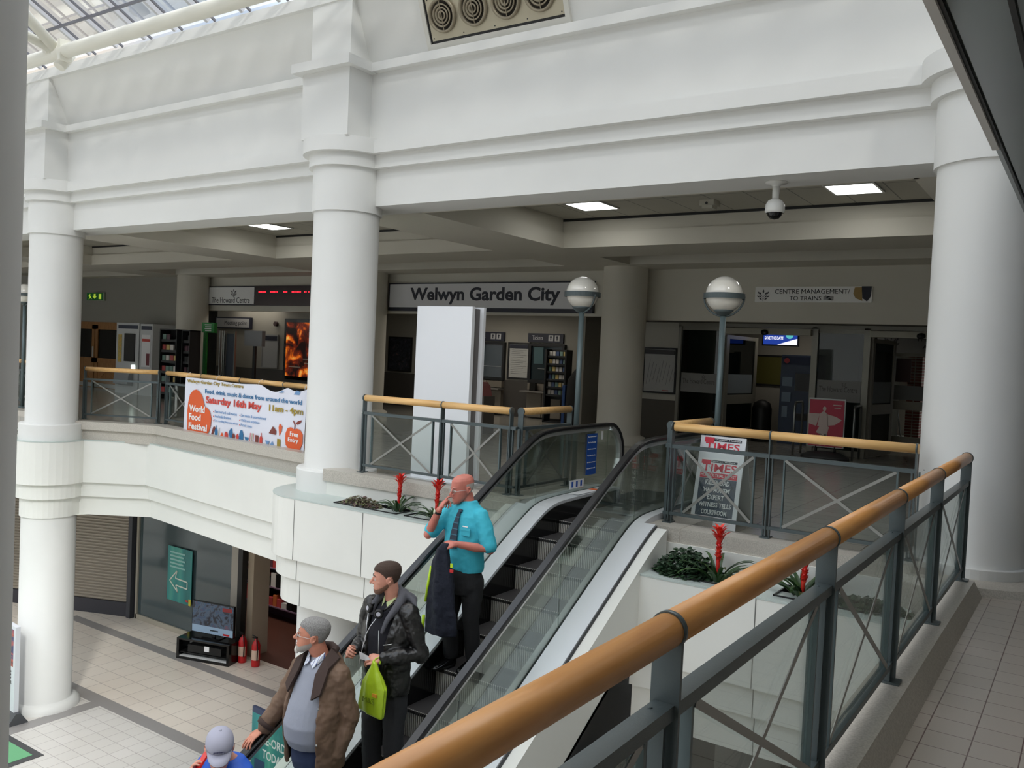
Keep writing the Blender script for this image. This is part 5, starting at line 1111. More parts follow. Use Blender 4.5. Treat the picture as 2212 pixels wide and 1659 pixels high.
def hand(m, wrist, d, dorsal, thumb, curl=(25,30,20), spread=6, tcurl=20, tout=45, sc=1.0, cs=None):
    d = Vector(d).normalized(); n_ = Vector(dorsal); n_ = (n_-d*n_.dot(d)).normalized(); s = d.cross(n_).normalized()*thumb; w_ = Vector(wrist)
    R_ = []
    for t, hw, hh in ((-.02,.027,.020),(.01,.030,.018),(.04,.038,.0165),(.07,.041,.015),(.088,.038,.012)):
        c0 = w_+d*t*sc; R_.append([c0+s*hw*sc*math.cos(2*PI*k/16)+n_*hh*sc*math.sin(2*PI*k/16) for k in range(16)])
    m.loft(R_)
    m.ball(w_+d*.03*sc+s*.024*sc-n_*.008*sc,.019*sc,.019*sc,.017*sc,12)
    L = [(.044,.027,.022),(.048,.030,.023),(.045,.028,.022),(.035,.021,.019)]
    for i in range(4):
        off = (.030-.0205*i)*sc; p = w_+d*.082*sc+s*off; a = math.radians(spread*(1.3-i*.9)); q = (d*math.cos(a)+s*math.sin(a)).normalized(); cc = cs[i] if cs else curl; ang = 0; P = [p]; 
        for k in range(3):
            ang += math.radians(cc[k]); v = q*math.cos(ang)-n_*math.sin(ang); p = p+v*L[i][k]*sc; P.append(p)
        r0 = (.0088 if i < 3 else .0076)*sc; limb(m, P, [r0*1.05,r0,r0*.93,r0*.82], 10)
    p = w_+d*.022*sc+s*.026*sc-n_*.004; a = math.radians(tout); q = (d*math.cos(a)+s*math.sin(a)).normalized(); P = [p]; ang = 0
    for k, l in enumerate((.036,.030,.026)):
        ang += math.radians(tcurl*(.3 if k == 0 else 1)); aa = a-ang*.6; q = (d*math.cos(aa)+s*math.sin(aa)-n_*math.sin(ang*.5)).normalized(); p = p+q*l*sc; P.append(p)
    limb(m, P, [.0125*sc,.0105*sc,.0098*sc,.0082*sc], 10)
def shoe(name, heel, toe, mt, parent, h=.10, lift=0):
    a, b = Vector(heel), Vector(toe); d = (b-a); L = d.length; d.normalize(); s = Vector((-d.y,d.x,0)); R_ = []
    for t, w_, hh in ((-.03,.030,.07),(0,.038,.095),(.10,.040,.10),(.30,.040,.085),(.55,.047,.060),(.8,.048,.045),(.95,.038,.036),(1.02,.016,.024)):
        c0 = a+d*t*L; R_.append([c0+s*w_*math.cos(2*PI*k/20)+Vector((0,0,max(0,.5*hh+.5*hh*math.sin(2*PI*k/20)*1.0))) for k in range(20)])
    m = MB(); m.loft(R_); o = build(m, name, mt, parent); m = MB()
    m.loft([[(p[0],p[1],a.z+z) for p in [tuple(a+d*(L*(.48+.55*math.cos(2*PI*k/24)))+s*.047*math.sin(2*PI*k/24)) for k in range(24)]] for z in (0,.022)]); build(m,'sole',BLK,o); return o
def trousers(m, hipz, hips, kneeL, ankL, kneeR, ankR, rw=(.17,.125), rl=(.098,.07,.062), cy=0.02, cx=0):
    torso(m, [(hipz+.10,cx,cy,rw[0]*.95,rw[1]*.95),(hipz,cx,cy,rw[0],rw[1]),(hipz-.10,cx,cy+.005,rw[0]*1.03,rw[1]*1.05),(hipz-.17,cx,cy+.005,rw[0]*.9,rw[1]*.95)])
    for hx, kn, an in ((hips[1],kneeL,ankL),(hips[0],kneeR,ankR)):
        k_ = Vector(kn); a_ = Vector(an); h_ = Vector(hx); limb(m, [h_, (h_+k_)/2, k_, (k_+a_)/2, a_+Vector((0,0,.02))], [rl[0]*1.05, rl[0]*.95, rl[1]*1.05, rl[1], rl[2]*1.1], 18)
SKIN = mat('skin', (214,152,130), .5, var=.10, vs_=14); SKINR = mat('skin_ruddy', (206,124,108), .5, var=.14, vs_=12); SKINO = mat('skin_weathered', (206,138,112), .5, var=.14, vs_=14)
for s_ in (SKIN, SKINR, SKINO): s_.node_tree.nodes['Principled BSDF'].inputs['Subsurface Weight'].default_value = .08; s_.node_tree.nodes['Principled BSDF'].inputs['Subsurface Radius'].default_value = (.02,.008,.005)
def headM(chin, yaw, pitch, roll=0, s=1.0): return Matrix.Translation(chin) @ Matrix.Rotation(math.radians(yaw),4,'Z') @ Matrix.Rotation(math.radians(pitch),4,'X') @ Matrix.Rotation(math.radians(roll),4,'Y') @ Matrix.Scale(s,4) 
def V3(*a): return Vector(a)

# ---------------- man in turquoise shirt
t = thing('person', 'person in turquoise short-sleeved shirt and dark tie, hand at nose, highest on the escalator', 'person', None)
Mh = headM((-.045,.045,1.455), -24, 8, 0, 1.05)
m = headmb(1,1.02); face(m); m.xf(Mh); neck(m, Mh, (-.005,.065,1.42), .060)
torso(m, [(1.40,0,.06,.10,.07),(1.34,0,.05,.17,.10),(1.20,0,.04,.16,.11),(1.0,0,.03,.15,.11),(.88,0,.04,.15,.11)])
Lsh, Lel, Lwr = V3(.175,.03,1.36), V3(.285,.01,1.09), V3(.085,-.215,1.145)
Rsh, Rel, Rwr = V3(-.19,.03,1.35), V3(-.265,-.16,1.165), V3(-.125,-.195,1.405)
limb(m, [Lsh,(Lsh+Lel)/2,Lel,(Lel*.6+Lwr*.4),Lwr], [.050,.046,.041,.040,.027]); limb(m, [Rsh,(Rsh+Rel)/2,Rel,(Rel*.6+Rwr*.4),Rwr], [.050,.046,.041,.040,.027])
hand(m, Lwr, (-.9,-.40,-.05), (.0,-.5,.8), -1, (35,60,40), 4, 30, 40)
nose = Mh @ Vector((0,-.125,.075)); hand(m, Rwr, nose-Rwr+Vector((-.025,.0,.01)), (-.6,-.7,.2), 1, (55,75,35), 3, 25, 18, 1.0, cs=[(12,30,15),(50,70,35),(60,75,40),(65,80,40)])
for hx, k_, a_ in (((-.09,.03,.86),(-.085,-.02,.48),(-.075,.0,.09)),((.09,.04,.86),(.09,.03,.48),(.085,.09,.09))): limb(m, [hx,k_,a_], [.075,.05,.04])
part(remesh(m,.0045,3), 'body', SKINR, t); eyes(Mh, t, (70,80,90), (186,160,148)); glasses(Mh, t)
shellpart('hair', Mh, t, mat('hair_white', (190,180,172), .8), 1.025, lambda v: v.z > .065+.0*v.y and v.z < .165 and v.y > (-.005 if v.z > .10 else .03) and not (abs(v.x) > .06 and v.y < .035 and v.z < .13), .004)
SHIRT = mat('turquoise_cotton', (62,184,206), .75, var=.05, vs_=5)
m = MB(); torso(m, [(1.475,-.003,.072,.070,.064),(1.45,-.003,.066,.085,.075),(1.415,0,.058,.14,.092),(1.35,0,.045,.192,.112),(1.27,0,.035,.20,.122),(1.15,0,.025,.195,.128),(1.0,0,.02,.192,.132),(.90,.005,.025,.190,.130),(.87,.005,.025,.185,.128)])
limb(m, [Lsh+V3(-.02,0,.0),Lsh*.55+Lel*.45,Lsh*.12+Lel*.88], [.072,.072,.070]); limb(m, [Rsh+V3(.02,0,0),Rsh*.55+Rel*.45,Rsh*.2+Rel*.8], [.072,.070,.070])
me = remesh(m,.0065,4,.016); sh = part(me,'shirt',SHIRT,t)
m = MB(); 
for s in (-1,1): m.loft([[Mh.translation+Vector((a,b,c_)) for a,b,c_ in q] for q in ([(s*.0+.04,-.045,-.055),(s*.075+.04,.005,-.01),(s*.078+.04,.005,-.045),(s*.035+.04,-.06,-.105)],[(s*.0+.04,-.038,-.055),(s*.070+.04,.01,-.01),(s*.073+.04,.01,-.045),(s*.035+.04,-.052,-.105)])], smooth=False)
build(m,'collar',SHIRT,sh)
m = MB(); m.box(.055,.145,-.105,-.098,1.20,1.26); m.box(.05,.15,-.110,-.100,1.245,1.265); pk = build(m,'pocket',SHIRT,sh); obj_box('embroidery',TXTW,sh,.07,.125,-.110,-.104,1.275,1.283)
m = MB(); cx_ = -.012; pts_ = [(0,-.045,1.405),(-.004,-.068,1.385),(-.01,-.096,1.30),(-.016,-.112,1.20),(-.02,-.120,1.08)]
V = []; F = []
for (x,y,z), w_ in zip(pts_, (.018,.014,.024,.034,.042)): V += [(x-w_,y-.006,z),(x+w_,y-.006,z),(x+w_,y+.004,z),(x-w_,y+.004,z)]
for i in range(4):
    for k in range(4): F.append((i*4+k,i*4+(k+1)%4,(i+1)*4+(k+1)%4,(i+1)*4+k))
m.add(V,F,0,False); m.ball((0,-.056,1.398),.022,.015,.018,12); build(m,'tie',stripemat('striped_tie',(38,52,70),(60,110,130),.05,2,.5,.85),t)
TR = mat('black_trousers', (30,30,33), .8, bump=.15, bs=30)
m = MB(); trousers(m, .84, ((-.088,.03,.78),(.092,.04,.78)), (.10,.03,.46), (.095,.09,.10), (-.095,-.02,.46), (-.08,.0,.10), (.178,.128)); part(remesh(m,.007,5,.012),'trousers',TR,t)
shoe('shoe',(-.07,.035,.0),(-.125,-.20,.0),BLKG,t); shoe('shoe',(.09,.13,.0),(.10,-.11,.0),BLKG,t)
m = MB(); wd = (Rwr-Rel).normalized(); wp = Rwr-wd*.025; m.tube([wp-wd*.009, wp+wd*.009],.0315,24,); wb = build(m,'watch_strap',BLK,t); m = MB(); o = wp+V3(-.55,-.8,.1).normalized()*.031; m.cyl(o,o+V3(-.55,-.8,.1).normalized()*.007,.019); build(m,'watch_face',c('watch_face',(220,214,190),.3),wb)
t.location = (-4.52,6.02,-1.052); TEALP = t.location.copy()
# jacket hanging from his left hand
j = thing('navy_jacket', 'navy jacket with lime trim hanging from the hand of the person in turquoise', 'jacket')
NAVY = mat('navy_fleece', (26,30,44), .9, bump=.4, bs=60); Hx, Hy, Hz = .01,-.255,1.13
m = MB(); R_ = []
for z, cx, cy, rx, ry, k_ in ((1.145,Hx,Hy,.035,.03,.1),(1.10,Hx-.01,Hy-.02,.055,.04,.2),(1.0,Hx-.03,Hy-.01,.085,.05,.25),(.85,Hx-.02,Hy,.115,.065,.3),(.70,Hx-.03,Hy+.01,.13,.075,.3),(.55,Hx-.03,Hy+.015,.145,.08,.32),(.42,Hx-.02,Hy+.02,.155,.085,.32),(.36,Hx-.03,Hy+.02,.15,.08,.3)):
    R_.append([(cx+rx*math.cos(2*PI*q/48)*(1+k_*.28*math.sin(5*2*PI*q/48+z*4)), cy+ry*math.sin(2*PI*q/48)*(1+k_*.4*math.sin(5*2*PI*q/48+1+z*3)), z-(.05 if .15 < (q/48) % 1 < .45 and z < .4 else 0)) for q in range(48)])
m.loft(R_); part(remesh(m,.007,3,.022),'cloth',NAVY,j)
LIME = c('lime_trim',(190,226,40),.6); cxj, cyj = Hx-.03, Hy+.01; m = MB()
m.tube([(cxj-.100,cyj-.030,.93),(cxj-.124,cyj-.036,.76),(cxj-.138,cyj-.042,.62)],.012,8); build(m,'lime_edge',LIME,j); m = MB(); m.tube([(cxj-.150,cyj-.045,.50),(cxj-.152,cyj-.045,.38)],.014,8)
build(m,'lime_edge',LIME,j)
m = MB(); m.box(Hx+.10,Hx+.125,Hy-.055,Hy-.05,.965,1.0); build(m,'lime_tab',LIME,j); m = MB(); m.box(Hx+.10,Hx+.135,Hy-.06,Hy-.05,.925,.95); build(m,'red_tab',RED,j)
j.location = TEALP

# ---------------- young man with headphones
t = thing('person', 'person in black leather jacket with grey hood, headphones round the neck', 'person')
Mh = headM((.02,.035,1.60), -46, 2, 0, 1.02)
m = headmb(1,1.0); face(m); m.xf(Mh); neck(m, Mh, (.045,.085,1.50), .057)
torso(m, [(1.48,.04,.08,.10,.07),(1.42,.04,.07,.17,.10),(1.2,.04,.06,.16,.11),(1.0,.04,.05,.15,.11)])
Lsh, Lel, Lwr = V3(.235,.06,1.475), V3(.335,.08,1.19), V3(.175,-.16,1.175)
Rsh, Rel, Rwr = V3(-.155,.06,1.465), V3(-.21,.05,1.18), V3(-.09,-.17,1.185)
limb(m, [Lsh,Lel,Lwr], [.045,.04,.027]); limb(m, [Rsh,Rel,Rwr], [.045,.04,.027])
hand(m, Lwr, (-.95,-.35,.05), (.1,-.45,.9), -1, (30,45,30), 4, 25, 35); hand(m, Rwr, (.05,-.95,.3), (-.9,-.1,.3), 1, (55,60,40), 3, 30, 35)
for hx, k_, a_ in (((-.05,.04,.92),(-.04,.0,.50),(-.03,.02,.09)),((.13,.06,.92),(.14,.03,.50),(.14,.06,.09))): limb(m, [hx,k_,a_], [.075,.05,.04])
part(remesh(m,.0045,3),'body',SKIN,t); eyes(Mh, t, (60,50,40), (70,50,40))
HB = mat('hair_brown',(66,48,38),.75,bump=.5,bs=300)
def hk(v):
    lim = np.interp(v.y, [-.11,-.06,-.035,-.02,-.004,.012,.020,.036,.05,.10], [.176,.170,.152,.140,.112,.100,.138,.138,.075,.050])
    return v.z > (lim if abs(v.x) > .05 or v.y < -.02 else .17 if v.y < 0 else .05)
shellpart('hair', Mh, t, HB, 1.055, hk)
shellpart('stubble_beard', Mh, t, mat('stubble',(138,102,84),.8,bump=.5,bs=400), 1.022, lambda v: v.y < .012 and v.z < np.interp(v.y, [-.11,-.075,-.05,-.02,.0,.012], [.038,.042,.052,.068,.088,.104]), .004, disp=.001)
LEA = mat('black_leather',(24,23,23),.33,bump=.5,bs=28,spec=.6)
KN = mat('navy_knit',(26,26,34),.9)
m = MB(); torso(m, [(1.54,.04,.075,.07,.06),(1.48,.04,.06,.13,.09),(1.3,.03,.03,.165,.115),(1.1,.03,.02,.16,.12),(.95,.03,.03,.155,.115)]); part(remesh(m,.007,4,.005),'jumper',KN,t)
m = MB(); st = [(1.56,.042,.085,.085,.075),(1.515,.042,.075,.15,.10),(1.455,.042,.06,.205,.125),(1.32,.04,.04,.225,.145),(1.2,.04,.035,.222,.15),(1.05,.04,.035,.218,.15),(.93,.04,.04,.215,.145),(.86,.04,.04,.212,.142)]
shellC(m, st, [40,42,36,28,24,20,18,18], .03)
limb(m, [Lsh+V3(-.01,0,0),Lsh*.5+Lel*.5,Lel,Lel*.45+Lwr*.55,Lwr*.92+Lel*.08], [.082,.076,.072,.060,.050]); limb(m, [Rsh+V3(.01,0,0),Rsh*.5+Rel*.5,Rel,Rel*.45+Rwr*.55,Rwr*.92+Rel*.08], [.082,.076,.070,.058,.050])
jk = part(remesh(m,.0065,3,.034),'leather_jacket',LEA,t)
m = MB(); m.tube([(.13,-.105,1.255),(.20,-.09,1.275)],.0035,6); build(m,'zip',ALU,jk); m = MB(); m.tube([(.09,-.115,1.36),(.10,-.118,1.15),(.10,-.112,.90)],.004,6); build(m,'zip',ALUD,jk)
m = MB(); HG = mat('hood_grey',(84,84,90),.9,bump=.3,bs=200)
pth = [(-.045,-.06,1.44),(-.06,-.01,1.52),(-.04,.08,1.585),(.05,.135,1.605),(.13,.10,1.58),(.155,.02,1.53),(.13,-.07,1.44),(.115,-.11,1.34)]
m.tube(pth,[.018,.028,.04,.05,.045,.034,.024,.014],14); m.ball((.09,.16,1.545),.12,.08,.055,18); m.tube([(.02,.12,1.605),(.12,.13,1.605),(.22,.12,1.555),(.27,.09,1.52)],[.03,.03,.024,.012],12); part(remesh(m,.006,4,.01),'hood',HG,t)
m = MB(); 
for s in (-1,1): m.loft([[Mh.translation+Vector(q) for q in ((s*.01+.02,-.035,-.06),(s*.06+.02,.02,-.02),(s*.062+.02,.02,-.05),(s*.03+.02,-.045,-.10))],[Mh.translation+Vector(q) for q in ((s*.01+.02,-.03,-.06),(s*.055+.02,.025,-.02),(s*.057+.02,.025,-.05),(s*.03+.02,-.038,-.10))]],smooth=False)
build(m,'shirt_collar',c('pale_green_collar',(196,206,150)),t)
hp = thing('headphones','black headphones with pale centres hanging around the neck of the person in leather jacket','headphones')
m = MB(); m.tube([(-.045,-.055,1.50),(-.055,.03,1.56),(-.01,.10,1.60),(.06,.12,1.605),(.12,.08,1.58),(.115,-.01,1.535),(.075,-.07,1.49)],.009,10); build(m,'headband',BLKG,hp)
for p, n_ in ((V3(-.05,-.078,1.495),V3(-.3,-.95,.1)),(V3(.06,-.09,1.475),V3(.45,-.85,.0))):
    n_.normalize(); m = MB(); m.tube([p-n_*.018,p-n_*.005,p+n_*.008,p+n_*.014],[.030,.037,.036,.028],20); e_ = build(m,'ear_cup',BLK,hp); m = MB(); m.cyl(p+n_*.014,p+n_*.017,.017); build(m,'cup_centre',c('cup_silver',(190,190,200),.3),e_)
m = MB(); m.tube([(-.045,-.092,1.46),(-.04,-.112,1.37),(-.035,-.118,1.27),(-.06,-.125,1.2)],.0028,6); m.tube([(.05,-.108,1.44),(.01,-.122,1.38),(-.03,-.128,1.30),(-.045,-.135,1.22),(-.07,-.14,1.1),(-.08,-.13,.98)],.0028,6); build(m,'cable',PAPER,hp)
m = MB(); trousers(m, .90, ((-.055,.04,.84),(.135,.05,.84)), (.15,.03,.50), (.145,.07,.12), (-.05,.0,.50), (-.03,.02,.12), (.17,.125),(.095,.075,.07),.045,.04); part(remesh(m,.007,5,.016),'trousers',mat('charcoal_trousers',(44,44,48),.85,bump=.1,bs=40),t)
shoe('shoe',(-.03,.06,.0),(-.06,-.17,.0),BLK,t); shoe('shoe',(.145,.10,.0),(.165,-.13,.0),BLK,t)
YP = Vector((-4.43,4.90,-1.744)); t.location = YP; hp.location = YP
b = thing('carrier_bag','lime green translucent carrier bag hanging from a wrist','bag')
LG = mat('lime_plastic',(176,206,44),.35,var=.12,vs_=9); LG.node_tree.nodes['Principled BSDF'].inputs['Transmission Weight'].default_value = .0
m = MB(); bx, by = .155,-.215; R_ = []
for z, dx, rx, ry in ((1.165,.0,.014,.012),(1.12,.005,.03,.02),(1.06,.01,.06,.032),(1.0,.01,.088,.04),(.92,.0,.092,.042),(.84,-.01,.095,.04),(.79,-.015,.096,.036),(.775,-.015,.09,.028)):
    R_.append([(bx+dx+1.22*rx*max(-1,min(1,1.15*math.cos(2*PI*k/40)))*(1+.05*math.sin(9*2*PI*k/40)), by+ry*math.sin(2*PI*k/40)*(1+.12*math.sin(7*2*PI*k/40+z*9))-.0, z-.10*dx+.12*(math.cos(2*PI*k/40))*-.12) for k in range(40)])
m.loft(R_); me = remesh(m,.006,2,.008); bg = part(me,'plastic_sheet',LG,b)
m = MB(); m.tube([(bx-.02,by,1.13),(bx-.01,by+.02,1.18),(bx+.02,by+.05,1.20),(bx+.03,by+.02,1.15)],.008,8); build(m,'handle',LG,b)
txt('M&S',bx-.06,.875,0,.11,c('bag_letter',(120,140,30)),b,h=.04,M_=Matrix.Translation((0,by-.050,0)) @ Euler((PI/2,0,0)).to_matrix().to_4x4(),ext=.002)
m = MB(); m.box(bx+.03,bx+.075,by-.052,by-.045,.93,.955); build(m,'orange_print',c('bag_orange',(214,150,50)),bg)
b.location = YP
n_ = thing('paper_slip','small folded white paper slip held between the hands','paper'); m = MB(); m.add([(.03,-.24,1.165),(.085,-.24,1.165),(.075,-.25,1.215),(.02,-.245,1.22)],[(0,1,2,3)]); m.add([(.085,-.24,1.165),(.12,-.23,1.18),(.10,-.235,1.205),(.075,-.25,1.215)],[(0,1,2,3)]); m.add([(.032,-.236,1.165),(.087,-.236,1.165),(.077,-.246,1.215),(.022,-.241,1.22)],[(0,1,2,3)]); build(m,'sheet',PAPER,n_,False); n_.location = YP

# ---------------- bearded man
t = thing('person','person with grey hair and white beard in brown jacket, hand on the escalator handrail','person')
Mh = headM((-.09,-.02,1.487), -50, -8, 0, 1.06)
m = headmb(1,1.03); face(m); m.xf(Mh); neck(m, Mh, (-.035,.045,1.43), .064)
torso(m, [(1.40,-.02,.05,.10,.08),(1.34,-.02,.04,.17,.11),(1.15,-.02,.0,.17,.14),(.95,-.02,.0,.17,.14)])
Lsh, Lel, Lwr = V3(.155,.04,1.35), V3(.215,.09,1.06), V3(.195,.00,.80)
Rsh, Rel, Rwr = V3(-.215,.03,1.34), V3(-.30,-.06,1.09), V3(-.365,-.19,.905)
limb(m, [Lsh,Lel,Lwr], [.05,.042,.029]); limb(m, [Rsh,Rel,Rwr], [.05,.042,.029])
hand(m, Lwr, (-.05,-.25,-1), (.9,-.3,0), -1, (20,25,15), 4, 15, 25); hand(m, Rwr, (-.18,-.92,-.50), (-.15,-.4,.9), 1, (8,22,18), 7, 30, 55, 1.05)
for hx, k_, a_ in (((-.10,.03,.86),(-.10,.0,.46),(-.09,.02,.09)),((.07,.04,.86),(.08,.02,.46),(.08,.06,.09))): limb(m, [hx,k_,a_], [.08,.055,.042])
part(remesh(m,.0045,3),'body',SKINO,t); eyes(Mh, t, (80,90,100), (150,144,140)); glasses(Mh, t)
HGY = mat('hair_grey',(150,148,146),.85,c2=(112,110,108),vs_=220)
shellpart('hair', Mh, t, HGY, 1.06, hk)
shellpart('beard', Mh, t, mat('beard_grey',(176,168,160),.8,bump=.5,bs=300), 1.035, lambda v: v.y < .010 and v.z < np.interp(v.y, [-.11,-.075,-.05,-.02,.0,.010], [.040,.046,.060,.074,.090,.10]), .004)
m = MB(); m.ball((0,-.088,.008),.024,.020,.030,14); m.ball((0,-.092,.066),.024,.008,.007,12); part(remesh(m,.003,3,.002,_hairtex),'goatee',mat('beard_white',(222,216,208),.8,bump=.5,bs=300),t,Mh)
GJ = mat('grey_jumper',(150,154,166),.9,bump=.15,bs=300)
m = MB(); torso(m, [(1.47,-.03,.045,.075,.07),(1.43,-.025,.035,.10,.085),(1.38,-.02,.02,.14,.11),(1.28,-.02,.0,.165,.135),(1.15,-.02,-.03,.175,.165),(1.02,-.02,-.055,.185,.185),(.92,-.02,-.05,.18,.18),(.86,-.02,-.03,.172,.165),(.85,-.02,-.03,.165,.16)]); part(remesh(m,.007,4,.004),'jumper',GJ,t)
m = MB(); cc = Vector((-.035,.0,1.475))
for s in (-1,1): m.loft([[cc+Vector(q) for q in ((s*.008,-.075,-.035),(s*.078,.0,.035),(s*.082,.0,-.005),(s*.045,-.085,-.065))],[cc+Vector(q) for q in ((s*.008,-.067,-.035),(s*.072,.007,.035),(s*.076,.007,-.005),(s*.045,-.077,-.065))]],smooth=False)
build(m,'shirt_collar',stripemat('checked_collar',(226,230,240),(60,80,150),.022,0,.6,.85),t)
BJ = mat('brown_wax_cotton',(112,88,70),.7,var=.10,vs_=5,bump=.1,bs=60); BD = mat('brown_corduroy',(62,46,40),.8)
m = MB(); st = [(1.50,-.025,.06,.10,.085),(1.45,-.025,.05,.16,.11),(1.39,-.02,.03,.205,.14),(1.25,-.02,.01,.225,.17),(1.1,-.02,-.02,.235,.20),(.95,-.02,-.025,.24,.205),(.82,-.02,-.01,.238,.19),(.70,-.02,.0,.235,.18)]
shellC(m, st, [48,50,46,42,44,46,42,38], .028)
limb(m, [Lsh+V3(-.01,0,0),Lsh*.5+Lel*.5,Lel,Lel*.5+Lwr*.5,Lwr+V3(0,.0,.03)], [.088,.082,.078,.068,.056]); limb(m, [Rsh+V3(.01,0,0),Rsh*.5+Rel*.5,Rel,Rel*.45+Rwr*.55,Rwr*.88+Rel*.12], [.088,.080,.076,.066,.058])
jk = part(remesh(m,.0065,3,.030),'waxed_jacket',BJ,t)
m = MB(); m.tube([Rwr*.91+Rel*.09,Rwr*.76+Rel*.24],[.066,.073],24); build(m,'cuff',BD,jk)
m = MB(); V = []; 
for s in (-1,1):
    pl_ = [(s*.085-.02,-.10,1.38),(s*.10-.02,-.03,1.485),(s*.08-.02,.06,1.53),(s*.15-.02,.07,1.475),(s*.165-.02,-.05,1.43),(s*.175-.02,-.135,1.27),(s*.12-.02,-.168,1.23)]
    a = [Vector(p) for p in pl_]; m.loft([[p+Vector((0,-.012,.004)) for p in a],[p+Vector((0,.006,-.004)) for p in a]],smooth=False)
m.tube([(-.10,.05,1.50),(-.08,.10,1.51),(-.02,.125,1.513),(.045,.10,1.51),(.07,.05,1.505)],.030,12); build(m,'corduroy_collar',BD,jk)
m = MB(); 
for p in ((.163,-.163,1.18),(.168,-.172,.93)): m.ball(p,.009,.006,.009,10)
build(m,'press_stud',ALUD,jk)
m = MB(); trousers(m, .84, ((-.11,.03,.80),(.07,.03,.80)), (.08,.02,.46), (.08,.06,.12), (-.10,.0,.46), (-.09,.02,.12), (.175,.15),(.10,.078,.068),.0,-.02); part(remesh(m,.007,5,.012),'jeans',mat('dark_denim',(40,52,82),.85,bump=.1,bs=80),t)
shoe('shoe',(-.09,.06,.0),(-.11,-.18,.0),BLK,t); shoe('shoe',(.08,.09,.0),(.10,-.15,.0),BLK,t)
t.location = (-4.50,4.36,-1.975)

# ---------------- person in cap
t = thing('person','person in pale grey baseball cap and blue jacket, cut off at the bottom edge','person')
Mh = headM((.0,-.04,1.44), 52, 14, 0, 1.02)
m = headmb(); face(m); m.xf(Mh); neck(m, Mh, (.0,.05,1.42), .056); torso(m, [(1.38,0,.05,.12,.08),(1.2,0,.04,.16,.11),(.9,0,.04,.15,.11)])
Rsh, Rel, Rwr = V3(-.19,.03,1.36), V3(-.27,-.13,1.14), V3(-.115,-.17,1.36); Lsh, Lel, Lwr = V3(.19,.03,1.36), V3(.25,.05,1.08), V3(.24,-.06,.84)
limb(m,[Rsh,Rel,Rwr],[.045,.04,.027]); limb(m,[Lsh,Lel,Lwr],[.045,.04,.027])
hand(m, Rwr, (.25,.05,1), (-.9,-.35,.2), 1, (20,35,25), 6, 20, 30); hand(m, Lwr, (0,-.2,-1), (.9,0,0), -1)
for hx, k_, a_ in (((-.09,.03,.86),(-.09,.0,.46),(-.09,.02,.09)),((.09,.04,.86),(.09,.02,.46),(.09,.06,.09))): limb(m, [hx,k_,a_], [.075,.05,.04])
part(remesh(m,.005,3),'body',SKIN,t); eyes(Mh, t, (70,70,70))
shellpart('hair', Mh, t, HB, 1.03, lambda v: v.z > .07 and v.z < .17 and v.y > .02, .0045)
CAPM = mat('cap_grey',(166,166,182),.85,bump=.1,bs=300)
m = MB(); m.loft([ring(z, 0, .006, rx, ry, 32) for z, rx, ry in ((.142,.084,.106),(.165,.086,.108),(.195,.080,.101),(.22,.064,.082),(.238,.042,.054),(.246,.014,.018))]); m.ball((0,.006,.248),.009,.009,.005,10); m.xf(Mh); cp = build(m,'cap_crown',CAPM,t)
m = MB(); V = []; F = []
for i in range(17):
    a = PI+PI*i/16; ca, sa = math.cos(a), math.sin(a)
    V += [(.082*ca,.0+.102*sa*.98,.150),( .074*ca,-.012+.175*sa,.132-.022*ca*ca),(.074*ca,-.012+.175*sa,.127-.022*ca*ca),(.082*ca,.102*sa*.98,.144)]
for i in range(16):
    for k in range(4): F.append((i*4+k,i*4+(k+1)%4,(i+1)*4+(k+1)%4,(i+1)*4+k))
m.add(V,F,0,True); m.xf(Mh); build(m,'cap_brim',CAPM,t)
txt('gooseberry',-.036,.172,0,.072,c('cap_letter',(50,52,84)),t,h=.014,M_=Mh @ Matrix.Translation((.0,-.157,0)) @ Euler((PI/2-.28,0,0)).to_matrix().to_4x4(),bold=.04,name='cap_lettering')
m = MB(); torso(m, [(1.46,0,.055,.085,.075),(1.42,0,.05,.16,.10),(1.36,0,.04,.21,.125),(1.2,0,.03,.215,.14),(1.0,0,.03,.21,.14),(.82,0,.03,.205,.14)]); limb(m,[Lsh,Lel,Lwr],[.078,.068,.052]); limb(m,[Rsh,Rel,Rwr*.9+Rel*.1],[.078,.068,.052]); part(remesh(m,.007,4,.014),'jacket',mat('blue_jacket',(28,86,190),.6),t)
m = MB(); trousers(m, .84, ((-.09,.03,.80),(.09,.03,.80)), (.09,.02,.46), (.09,.06,.12), (-.09,.0,.46), (-.09,.02,.12)); part(remesh(m,.008,4,.01),'trousers',TR,t); shoe('shoe',(-.09,.06,0),(-.10,-.18,0),BLK,t); shoe('shoe',(.09,.09,0),(.10,-.15,0),BLK,t)
CP = Vector((-4.535,3.58,-2.437)); t.location = CP
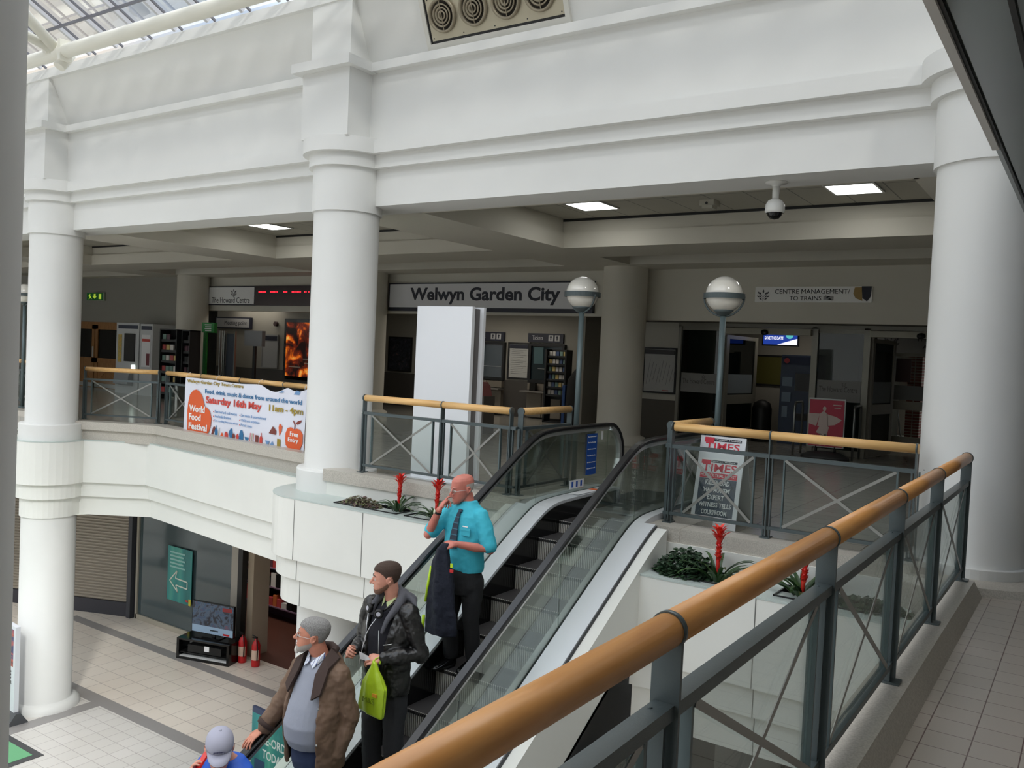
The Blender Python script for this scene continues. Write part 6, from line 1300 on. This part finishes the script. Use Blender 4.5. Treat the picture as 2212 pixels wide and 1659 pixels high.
ph = thing('mobile_phone','red mobile phone held to the ear under the grey cap','phone'); m = MB(); m.box(-.036,.036,-.006,.006,-.07,.07); m.xf(Mh @ Matrix.Translation((-.098,-.02,.06)) @ Euler((.5,.1,PI/2+.1)).to_matrix().to_4x4()); build(m,'case',c('phone_red',(226,40,38),.35),ph); ph.location = CP

# ---------------- far person walking away through the doors
t = thing('person','person in white short-sleeved shirt walking away beyond the glass doors','person')
m = MB(); Mh = headM((0,-.02,1.42), 180, 0); m = headmb(); m.xf(Mh); neck(m, Mh, (0,-.03,1.38)); 
limb(m,[(.19,0,1.32),(.25,.02,1.05),(.27,-.10,.85)],[.045,.04,.03]); limb(m,[(-.19,0,1.32),(-.25,0,1.05),(-.24,.12,.86)],[.045,.04,.03]); hand(m,(.27,-.10,.85),(0,-.4,-1),(1,0,0),1); hand(m,(-.24,.12,.86),(0,.3,-1),(-1,0,0),1)
torso(m,[(1.34,0,0,.12,.08),(.9,0,0,.14,.1)]); part(remesh(m,.007,2),'body',mat('skin_dark',(70,48,38),.5),t)
m = MB(); torso(m,[(1.40,0,0,.08,.07),(1.35,0,0,.18,.10),(1.2,0,0,.20,.13),(.95,0,0,.19,.14),(.82,0,0,.20,.14)]); limb(m,[(.19,0,1.32),(.245,.02,1.08)],[.07,.07]); limb(m,[(-.19,0,1.32),(-.245,0,1.08)],[.07,.07]); part(remesh(m,.008,3,.01),'shirt',c('white_shirt',(214,212,206),.8),t)
m = MB(); trousers(m,.80,((-.09,0,.76),(.09,0,.76)),(.09,.08,.44),(.09,.14,.10),(-.09,.0,.44),(-.09,-.12,.10),cy=0); part(remesh(m,.009,3,.01),'trousers',TR,t); shoe('shoe',(.09,.10,0),(.10,.33,0),BLK,t); shoe('shoe',(-.09,-.16,.0),(-.09,.08,0),BLK,t)
m = headmb(1.03); m.xf(Mh); part(remesh(m,.007,1,keep=lambda v: v.z > 1.50),'hair',BLK,t)
t.location = (-4.02,20.2,0); t.rotation_euler = (0,0,.1)
